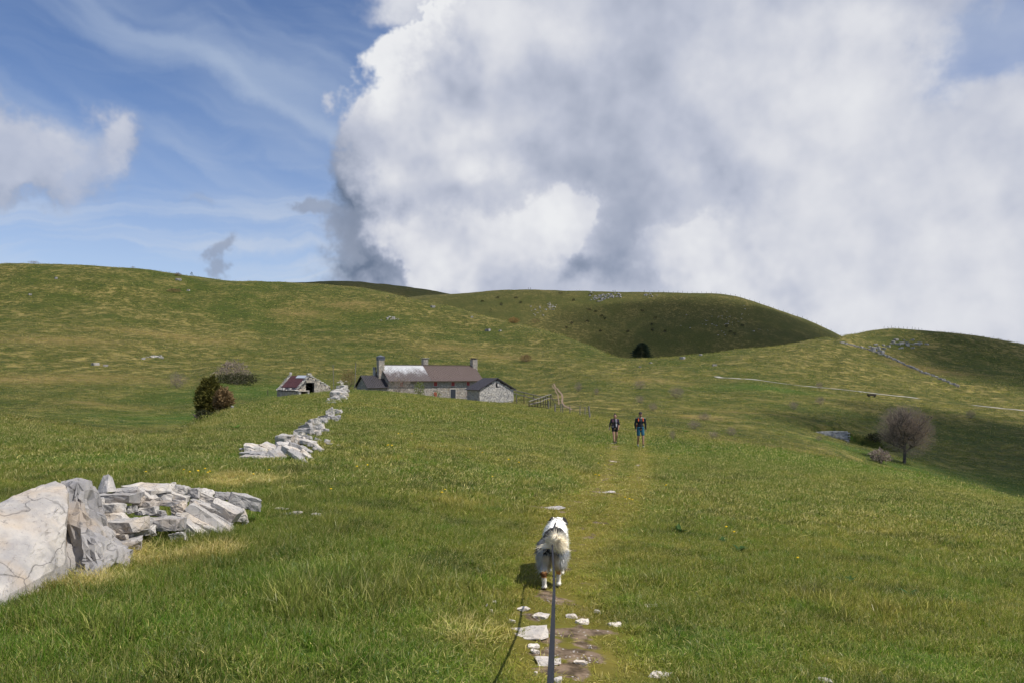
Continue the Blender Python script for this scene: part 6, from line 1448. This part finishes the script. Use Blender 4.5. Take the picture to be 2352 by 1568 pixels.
def dandelions():
    YEL = plain('dandelion_yellow', (.80, .52, .012), .7, .2, 0, .08, 20.); STEM = plain('dandelion_stem', (.13, .18, .05), .7)
    bm = bmesh.new(); n = 18
    c = bm.verts.new((0, 0, .014)); r1 = [bm.verts.new((math.cos(i * 6.283 / n) * .012, math.sin(i * 6.283 / n) * .012, .012)) for i in range(n)]; r2 = [bm.verts.new((math.cos(i * 6.283 / n) * (.024 if i % 2 else .019), math.sin(i * 6.283 / n) * (.024 if i % 2 else .019), .003)) for i in range(n)]; u = bm.verts.new((0, 0, -.008))
    for i in range(n): j = (i + 1) % n; bm.faces.new((c, r1[i], r1[j])); bm.faces.new((r1[i], r2[i], r2[j], r1[j])); bm.faces.new((u, r2[j], r2[i]))
    fm = bm_mesh('flower_head', bm); fm.materials.append(YEL); bm = bmesh.new(); pole(bm, Vector((0, 0, -.02)), Vector((0, 0, 1)), .0022, .0018, 5); sm = bm_mesh('stem', bm); sm.materials.append(STEM)
    spots = [(335, 1105), (422, 1097), (436, 1098), (471, 1097), (477, 1098), (482, 1100), (352 + 230, 1103), (455, 1102), (892, 1034), (900, 1035), (890, 1036), (915, 1006), (946, 1004), (844, 1086), (820, 1088), (1080, 1040), (1108, 1047), (1131, 1110), (1022, 1145), (1015, 1146), (1168, 1065), (1192, 1070), (1374, 1070), (1380, 1055), (1389, 1078), (1436, 1160), (1446, 1163), (1452, 1160), (1668, 1228), (1686, 1243), (1832, 1300), (1530, 1166 - 40), (1600, 1045), (1536, 1060), (760, 1138), (618, 1092), (1400, 1000), (1404, 990), (1368, 1098), (1376, 1104)]
    rng = random.Random(2)
    def where(px, py):
        if px < 640: return 'yellow dandelion in the grass behind the tumbled near wall'
        if px < 1000: return 'yellow dandelion in the meadow right of the stone walls'
        if px < 1200: return 'yellow dandelion in the open meadow below the farmhouse'
        if py < 1110 and px < 1420: return 'yellow dandelion in the grass below the woman'
        if px < 1500: return 'yellow dandelion by the path between dog and walkers'
        if px < 1640: return 'yellow dandelion in the meadow right of the man'
        return 'yellow dandelion among the leafy plants right of the dog'
    for px, py in spots:
        p = hit(px, py); r = empty('dandelion', p, rng.uniform(0, 6)); tag(r, where(px, py), 'flower', 'dandelions in the meadow'); h = rng.uniform(.10, .16); s = rng.uniform(.7, 1.0) * (1 if p.y < 16 else 1.4)
        link('stem', sm, None, r, scale=(1, 1, h)); link('flower_head', fm, None, r, Vector((0, 0, h)), rot=(rng.uniform(-.2, .5), rng.uniform(-.2, .2), 0), scale=(s, s, s))
dandelions()

# ------------------------------------------------------------------ clouds overhead (outside the picture) that shade the right side and the far hill
def shade_cloud(name, centre_ground, radii, alt, density, seed):
    """a real cloud between the sun and a stretch of ground"""
    c = Vector(centre_ground) + SUND * (alt / SUND.z); bm = bmesh.new(); bmesh.ops.create_icosphere(bm, subdivisions=4, radius=1.0); off = Vector((seed * 3.3, 1.7, seed))
    for v in bm.verts:
        n = mnoise.fractal(v.co * 1.6 + off, .9, 2., 4); k = 1 + .38 * n; v.co = Vector((v.co.x * radii[0] * k, v.co.y * radii[1] * k, v.co.z * radii[2] * (1 + .3 * n)))
    m = bpy.data.materials.get('cloud_vapour_%d' % seed)
    m, g = new_mat('cloud_vapour_%d' % seed); vs = g.node('ShaderNodeVolumeScatter', {'Color': (.98, .98, .98, 1), 'Density': density, 'Anisotropy': .6}); g.node('ShaderNodeOutputMaterial', {'Volume': vs}, out=None)
    o = link(name, bm_mesh(name, bm, True), m, loc=c); tag(o, kind='stuff'); return o
shade_cloud('cloud', on(246, 330), (88, 125, 45), 620, .022, 1)
shade_cloud('cloud', on(92, 106), (54, 72, 30), 560, .036, 3)
shade_cloud('cloud', hit(1700, 765), (150, 85, 60), 760, .016, 2)
shade_cloud('cloud', on(-230, 1400), (420, 260, 80), 900, .010, 4)
